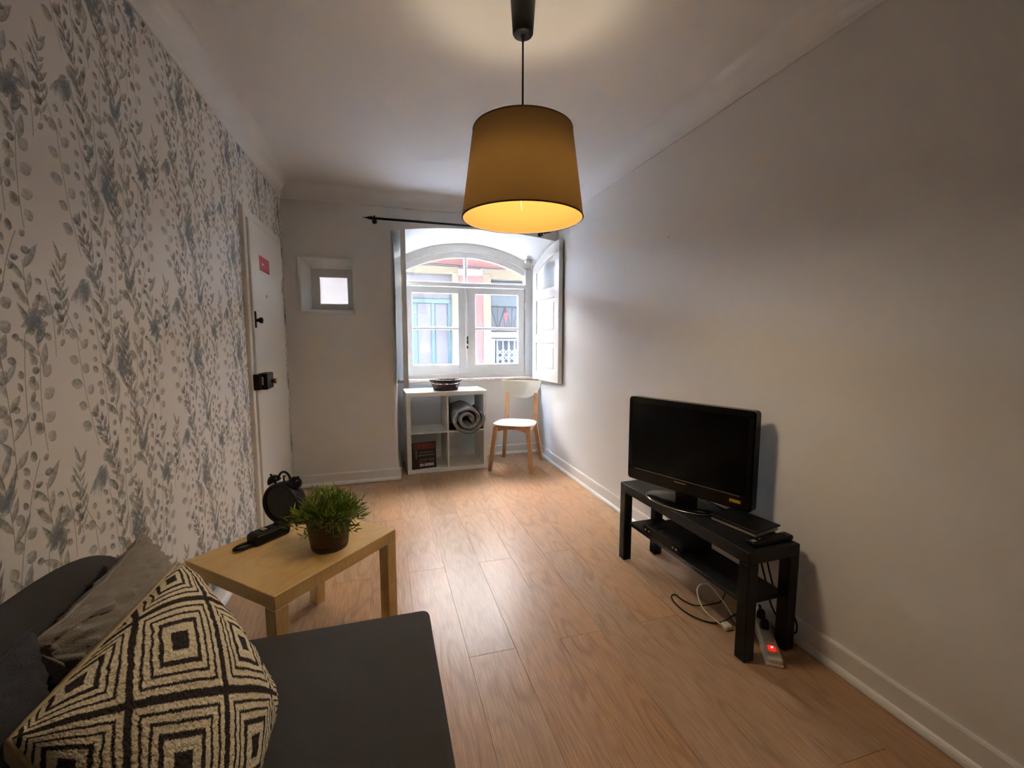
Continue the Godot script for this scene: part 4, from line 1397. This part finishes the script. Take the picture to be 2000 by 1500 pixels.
func plant() -> void:
	var p := thing("potted_plant", "artificial grass plant in a woven brown pot on the side table", "plant", Vector3(-0.222, 0.45, -1.800))
	var h := 0.128
	var st := start(true)
	# woven coils
	for k in 15:
		var t := k / 14.0
		var pts := []
		for i in 40:
			var a := TAU * i / 40.0
			var r := lerpf(0.063, 0.079, t) + 0.0012 * sin(a * 20.0 + k * PI)
			pts.append(Vector3(cos(a) * r, 0.006 + t * (h - 0.010), sin(a) * r))
		add_tube(st, pts, 0.0055, 6, true)
	var pot := part(p, "pot", done(st), M.woven_brown)
	part(pot, "inner_liner", lathe([Vector2(0, 0.002), Vector2(0.061, 0.002), Vector2(0.077, h - 0.012), Vector2(0.073, h - 0.012), Vector2(0, h - 0.016)], 36), M.soil)
	part(pot, "base_band", lathe([Vector2(0, 0), Vector2(0.066, 0), Vector2(0.0705, 0.022), Vector2(0.066, 0.024)], 36), M.moss_green)
	var rng := RandomNumberGenerator.new()
	rng.seed = 12
	for kind in 3:
		st = start(true)
		for i in 150:
			var a := rng.randf() * TAU
			var r0 := sqrt(rng.randf()) * 0.055
			var root := Vector3(cos(a) * r0, h - 0.02, sin(a) * r0)
			var a2 := a + rng.randf_range(-0.5, 0.5)
			var lean := rng.randf_range(0.05, 1.35)
			if kind == 2:
				lean = rng.randf_range(0.0, 0.9)
			var L := rng.randf_range(0.085, 0.135)
			var out := Vector3(cos(a2), 0, sin(a2))
			var dir := (out * sin(lean) + Vector3.UP * cos(lean)).normalized()
			var mid := root + dir * L * 0.55
			var tip := root + dir * L + Vector3(0, -0.045 * sin(lean) * L / 0.1, 0)
			blade(st, root, mid, tip, rng.randf_range(0.0016, 0.003))
			for s in 3:   # short side leaves
				var f := rng.randf_range(0.35, 0.95)
				var b := root.lerp(tip, f) + Vector3(0, 0.008 * (1.0 - f), 0)
				var d2 := (dir + Vector3(rng.randf_range(-0.9, 0.9), rng.randf_range(-0.3, 0.6), rng.randf_range(-0.9, 0.9))).normalized()
				var l2 := rng.randf_range(0.02, 0.038)
				blade(st, b, b + d2 * l2 * 0.5, b + d2 * l2, rng.randf_range(0.0018, 0.0030))
		var o := part(p, "blades", done(st), M[["grass_a", "grass_b", "grass_c"][kind]])
		o.set_meta("kind", "stuff")

func blade(st: SurfaceTool, a: Vector3, b: Vector3, c: Vector3, w: float) -> void:
	var side := (c - a).cross(Vector3(0.31, 0.2, 0.93)).normalized() * w
	var n := side.cross(c - a)
	quad(st, a - side * 0.6, a + side * 0.6, b + side, b - side, n)
	tri(st, b - side, b + side, c, n)

# ---------------------------------------------------------------- cube shelf and its contents
func shelf() -> void:
	var k := thing("cube_shelf", "white two by two cube shelf standing in the window alcove", "shelf", Vector3(0.1946, 0, -4.1203), 0.0288)
	var W := 0.77
	var D := 0.39
	var t := 0.038
	for a in [[0.0, 0.0, W, t, "bottom_board"], [0.0, W - t, W, W, "top_board"], [0.0, t, t, W - t, "side_board"], [W - t, t, W, W - t, "side_board"], [W * 0.5 - 0.008, t, W * 0.5 + 0.008, W * 0.5 - 0.008, "divider"], [W * 0.5 - 0.008, W * 0.5 + 0.008, W * 0.5 + 0.008, W - t, "divider"], [t, W * 0.5 - 0.008, W - t, W * 0.5 + 0.008, "middle_shelf"]]:
		part(k, a[4], boxab(Vector3(a[0], a[1], -D), Vector3(a[2], a[3], 0), 0.0015), M.shelf_white)
	var X := k.transform
	# framed city print standing in the lower cube
	var pr := thing("city_print", "small dark framed print lettered NEW YORK inside the cube shelf", "print", X * Vector3(0.160, 0.0385, -0.030), 0.16)
	pr.rotation.x = -0.03
	part(pr, "frame", boxab(Vector3(-0.116, 0, -0.016), Vector3(0.116, 0.250, 0.0), 0.002), M.poster_black)
	part(pr, "red_band", boxab(Vector3(-0.100, 0.190, 0.0), Vector3(0.100, 0.238, 0.0012), 0.0003), M.poster_red)
	part(pr, "skyline_print", boxab(Vector3(-0.100, 0.098, 0.0), Vector3(0.100, 0.184, 0.0010), 0.0003), M.poster_black)
	text(pr, "title", "NEW YORK", Vector3(0.002, 0.213, 0.0016), 0.042, M.red_print, 0.19)
	for r in [[-0.055, 0.150, 0.085, 0.160], [-0.06, 0.122, 0.098, 0.134], [-0.085, 0.100, -0.070, 0.180], [-0.05, 0.083, 0.095, 0.092], [0.045, 0.066, 0.098, 0.080], [-0.055, 0.060, 0.02, 0.072]]:
		part(pr, "print_line", boxab(Vector3(r[0], r[1], 0.0008), Vector3(r[2], r[3], 0.0016), 0.0002), M.poster_grey if r[1] > 0.08 else M.poster_red)
	text(pr, "street_name", "5th AVENUE", Vector3(0.022, 0.036, 0.0016), 0.030, M.white_print, 0.135)
	# black liner box and rolled fleece blanket in the upper cube
	var lb := thing("fabric_box", "black fabric box holding the rolled blanket in the cube shelf", "box", X * Vector3(0.5625, 0.3935, -0.19), 0.0288)
	part(lb, "bottom", boxab(Vector3(-0.160, 0, -0.17), Vector3(0.160, 0.006, 0.16), 0.001), M.black_fabric)
	part(lb, "side", boxab(Vector3(-0.164, 0, -0.17), Vector3(-0.156, 0.315, 0.16), 0.001), M.black_fabric)
	part(lb, "side", boxab(Vector3(0.156, 0, -0.17), Vector3(0.164, 0.12, 0.16), 0.001), M.black_fabric)
	var bl := thing("rolled_blanket", "thick grey fleece blanket rolled up and sticking out of the cube shelf", "blanket", X * Vector3(0.5640, 0.535, 0.0), 0.0288)
	var n := FastNoiseLite.new()
	n.seed = 3
	n.frequency = 3.0
	var P := []
	var turns := 2.15
	var S := 150
	var half := 0.017
	var prof_z := [-0.34, -0.2, -0.08, 0.02, 0.055, 0.078, 0.090, 0.094]
	var prof_s := [1.0, 1.0, 1.0, 1.0, 0.98, 0.86, 0.55, 0.12]
	# closed outline of the rolled strip: out along the outer face, back along the inner one
	var line := []
	for i in S + 1:
		var f := float(i) / S
		var a := -0.5 + f * turns * TAU
		var r := 0.030 + 0.108 * pow(f, 0.85)
		var wob := 1.0 + 0.10 * n.get_noise_2d(cos(a) * 0.6 + f, sin(a) * 0.6)
		line.append(Vector2(cos(a) * r * 1.10 * wob, sin(a) * r * 0.94 * wob - 0.012))
	for q in prof_z.size():
		var row := []
		var hw: float = half * prof_s[q]
		for i in S + 1:
			var tg: Vector2 = (line[mini(i + 1, S)] - line[maxi(i - 1, 0)]).normalized()
			var nn := Vector2(tg.y, -tg.x)
			var pp: Vector2 = line[i] + nn * hw
			row.append(Vector3(pp.x, pp.y, prof_z[q]))
		for i in S + 1:
			var m := S - i
			var tg: Vector2 = (line[mini(m + 1, S)] - line[maxi(m - 1, 0)]).normalized()
			var nn := Vector2(tg.y, -tg.x)
			var pp: Vector2 = line[m] - nn * hw
			row.append(Vector3(pp.x, pp.y, prof_z[q]))
		row.append(row[0])
		# the roll sags where it leaves the shelf
		for i in row.size():
			var v: Vector3 = row[i]
			v.y -= 0.022 * smoothstep(-0.05, 0.09, v.z) * (1.0 if v.y < 0.0 else 0.5)
			v.x = clampf(v.x, -0.148, 0.150) if v.z < 0.0 else v.x
			v.y = clampf(v.y, -0.134, 0.170) if v.z < -0.02 else v.y
			row[i] = v
		P.append(row)
	var st := start(true)
	add_grid(st, P, func(i, j):
		var half_n: int = S + 1
		var jj: int = j
		var p0: Vector3 = P[i][jj]
		var p1: Vector3 = P[i][jj + 1]
		var q0: Vector3 = P[i + 1][jj]
		var t0 := p1 - p0
		var s0 := q0 - p0
		return s0.cross(t0) * -1.0)
	part(bl, "roll", done(st), M.fleece)
	# basket on top
	var bk := thing("wicker_basket", "small oval dark brown wicker basket on top of the cube shelf", "basket", X * Vector3(0.392, 0.7725, -0.145), 0.0)
	st = start(true)
	for i in 9:
		var f := i / 8.0
		if i == 6:
			continue
		basket_row(st, f, 0.0066)
	part(bk, "woven_wall", done(st), M.wicker_dark)
	st = start(true)
	for i in 26:
		var a := TAU * i / 26.0
		var p0 := Vector3(cos(a) * 0.112, 0.004, sin(a) * 0.082)
		var p1 := Vector3(cos(a) * 0.142, 0.094, sin(a) * 0.104)
		add_tube(st, [p0, p1], 0.004, 6)
	part(bk, "stakes", done(st), M.wicker_dark)
	st = start(true)
	for q in 2:
		var pts := []
		for i in 80:
			var a := TAU * i / 80.0
			var wob := 0.004 * sin(a * 26.0 + q * PI)
			pts.append(Vector3(cos(a) * (0.147 + wob), 0.098 + 0.003 * cos(a * 26.0 + q * PI), sin(a) * (0.108 + wob)))
		add_tube(st, pts, 0.0065, 7, true)
	part(bk, "braided_rim", done(st), M.wicker_dark)
	part(bk, "inner_wall", lathe([Vector2(0.108, 0.005), Vector2(0.127, 0.062), Vector2(0.125, 0.062), Vector2(0.106, 0.006)], 48, true, 1.0, 0.735), M.wicker_dark)
	part(bk, "base", lathe([Vector2(0, 0), Vector2(0.113, 0), Vector2(0.113, 0.006), Vector2(0, 0.006)], 40, false, 1.0, 0.73), M.wicker_dark)

func basket_row(st: SurfaceTool, f: float, r: float) -> void:
	var pts := []
	for i in 104:
		var a := TAU * i / 104.0
		var wob := 0.0035 * sin(a * 13.0 + f * 8.0 * PI)
		pts.append(Vector3(cos(a) * (lerpf(0.112, 0.142, f) + wob), 0.005 + f * 0.086, sin(a) * (lerpf(0.082, 0.104, f) + wob)))
	add_tube(st, pts, r, 6, true)

func text(p: Node, called: String, s: String, pos: Vector3, size: float, m: Material, width: float) -> void:
	var t := TextMesh.new()
	var f := SystemFont.new()
	f.font_names = PackedStringArray(["Droid Sans"])
	f.font_weight = 700
	t.font = f
	t.text = s
	t.font_size = 64
	t.pixel_size = 0.01
	t.depth = 0.02
	var w := t.get_aabb().size
	var k := width / maxf(w.x, 0.01)
	var ky := size / maxf(w.y, 0.01)
	part(p, called, t, m, Transform3D(Basis.from_scale(Vector3(k, ky, 0.05)), pos))

# ---------------------------------------------------------------- chair
func chair() -> void:
	var c := thing("dining_chair", "white bentwood seat chair with beech legs beside the cube shelf", "chair", Vector3(1.268, 0, -4.145), -0.528)
	# local z = front, x = to the sitter's left
	var seat := []
	for i in 40:
		var a := TAU * i / 40.0
		var e := 0.62
		var x := signf(cos(a)) * pow(absf(cos(a)), e) * 0.205
		var z := signf(sin(a)) * pow(absf(sin(a)), e) * 0.195
		x *= 1.0 + 0.06 * z / 0.195
		seat.append(Vector2(x, z))
	var st := start(true)
	var P := []
	for q in [[0.0, 0.006], [0.55, 0.004], [0.85, 0.006], [0.965, 0.012], [1.0, 0.008], [0.99, 0.0], [0.0, 0.0]]:
		var row := []
		for i in 41:
			var s: Vector2 = seat[i % 40]
			row.append(Vector3(s.x * q[0], 0.436 + q[1] - 0.012 * pow(absf(s.x) * q[0] / 0.2, 0.5) * 0.0, s.y * q[0] + 0.045))
		P.append(row)
	add_grid(st, P, func(i, _j): return Vector3.UP if i < 3 else (P[i][_j] as Vector3) - Vector3(0, 0.445 if i < 5 else 1.0, 0.045))
	part(c, "seat", done(st), M.seat_white)
	for s in [-1.0, 1.0]:
		part(c, "front_leg", taper(Vector3(s * 0.160, 0.428, 0.205), Vector3(s * 0.205, 0, 0.262), 0.042, 0.030, 0.034, 0.026), M.beech)
		# rear leg runs up to hold the back
		var rl := start()
		taper_into(rl, Vector3(s * 0.155, 0.40, -0.165), Vector3(s * 0.205, 0, -0.262), 0.042, 0.028, 0.034, 0.026)
		taper_into(rl, Vector3(s * 0.150, 0.715, -0.212), Vector3(s * 0.155, 0.385, -0.162), 0.030, 0.022, 0.042, 0.030)
		part(c, "rear_leg", done(rl), M.beech)
		part(c, "side_rail", taper(Vector3(s * 0.155, 0.408, 0.195), Vector3(s * 0.152, 0.408, -0.16), 0.024, 0.044, 0.024, 0.044), M.beech)
	# front apron with a hollowed underside
	var ap := PackedVector2Array([Vector2(-0.16, 0.434), Vector2(0.16, 0.434), Vector2(0.16, 0.382)])
	for i in 9:
		var x := lerpf(0.14, -0.14, i / 8.0)
		ap.append(Vector2(x, 0.382 + 0.022 * (1.0 - pow(x / 0.14, 2.0))))
	ap.append(Vector2(-0.16, 0.382))
	part(c, "front_apron", prism(ap, 0.188, 0.212), M.beech)
	part(c, "rear_rail", boxab(Vector3(-0.15, 0.388, -0.172), Vector3(0.15, 0.432, -0.152), 0.003), M.beech)
	# curved half-moon back
	st = start(true)
	var F := []
	var B := []
	var nu := 22
	var nv := 10
	for i in nu + 1:
		var u := lerpf(-1.0, 1.0, float(i) / nu)
		var topy := 0.830 + 0.012 * u * u
		var boty := topy - 0.012 - 0.165 * pow(maxf(0.0, 1.0 - pow(absf(u), 2.3)), 0.62)
		var fr := []
		var bk := []
		for j in nv + 1:
			var y := lerpf(boty, topy, float(j) / nv)
			var z := -0.245 + 0.060 * u * u - (y - 0.75) * 0.16
			fr.append(Vector3(u * 0.212, y, z + 0.006))
			bk.append(Vector3(u * 0.212, y, z - 0.006))
		F.append(fr)
		B.append(bk)
	add_grid(st, F, func(_i, _j): return Vector3.BACK)
	add_grid(st, B, func(_i, _j): return Vector3.FORWARD)
	st.set_smooth_group(-1)
	for i in nu:
		quad(st, F[i][nv], F[i + 1][nv], B[i + 1][nv], B[i][nv], Vector3.UP)
		quad(st, F[i][0], F[i + 1][0], B[i + 1][0], B[i][0], Vector3.DOWN)
	for j in nv:
		quad(st, F[0][j], F[0][j + 1], B[0][j + 1], B[0][j], Vector3.LEFT)
		quad(st, F[nu][j], F[nu][j + 1], B[nu][j + 1], B[nu][j], Vector3.RIGHT)
	part(c, "backrest", done(st), M.seat_white)

func taper_into(st: SurfaceTool, a: Vector3, b: Vector3, wa: float, da: float, wb: float, db: float) -> void:
	var A := []
	var B := []
	for q in [[-1, -1], [1, -1], [1, 1], [-1, 1]]:
		A.append(a + Vector3(q[0] * wa * 0.5, 0, q[1] * da * 0.5))
		B.append(b + Vector3(q[0] * wb * 0.5, 0, q[1] * db * 0.5))
	if absf(a.y - b.y) < 0.01:   # a rail: section in x, y
		A.clear()
		B.clear()
		for q in [[-1, -1], [1, -1], [1, 1], [-1, 1]]:
			A.append(a + Vector3(q[0] * wa * 0.5, q[1] * da * 0.5, 0))
			B.append(b + Vector3(q[0] * wb * 0.5, q[1] * db * 0.5, 0))
	var ca := (A[0] + A[2]) * 0.5 as Vector3
	var cb := (B[0] + B[2]) * 0.5 as Vector3
	for e in 4:
		var f := (e + 1) % 4
		quad(st, A[e], A[f], B[f], B[e], (A[e] + A[f]) * 0.5 - ca)
	quad(st, A[0], A[1], A[2], A[3], a - b)
	quad(st, B[0], B[1], B[2], B[3], b - a)

func taper(a: Vector3, b: Vector3, wa: float, da: float, wb: float, db: float) -> ArrayMesh:
	var st := start()
	taper_into(st, a, b, wa, da, wb, db)
	return done(st)

func small_things() -> void:
	# nail left in the television wall
	var nl := thing("wall_nail", "tiny nail head high on the wall above the television", "nail", Vector3(RX, 1.865, -2.30))
	part(nl, "head", tube([Vector3(0.002, 0, 0), Vector3(-0.005, 0, 0)], 0.0035, 10), M.silver)
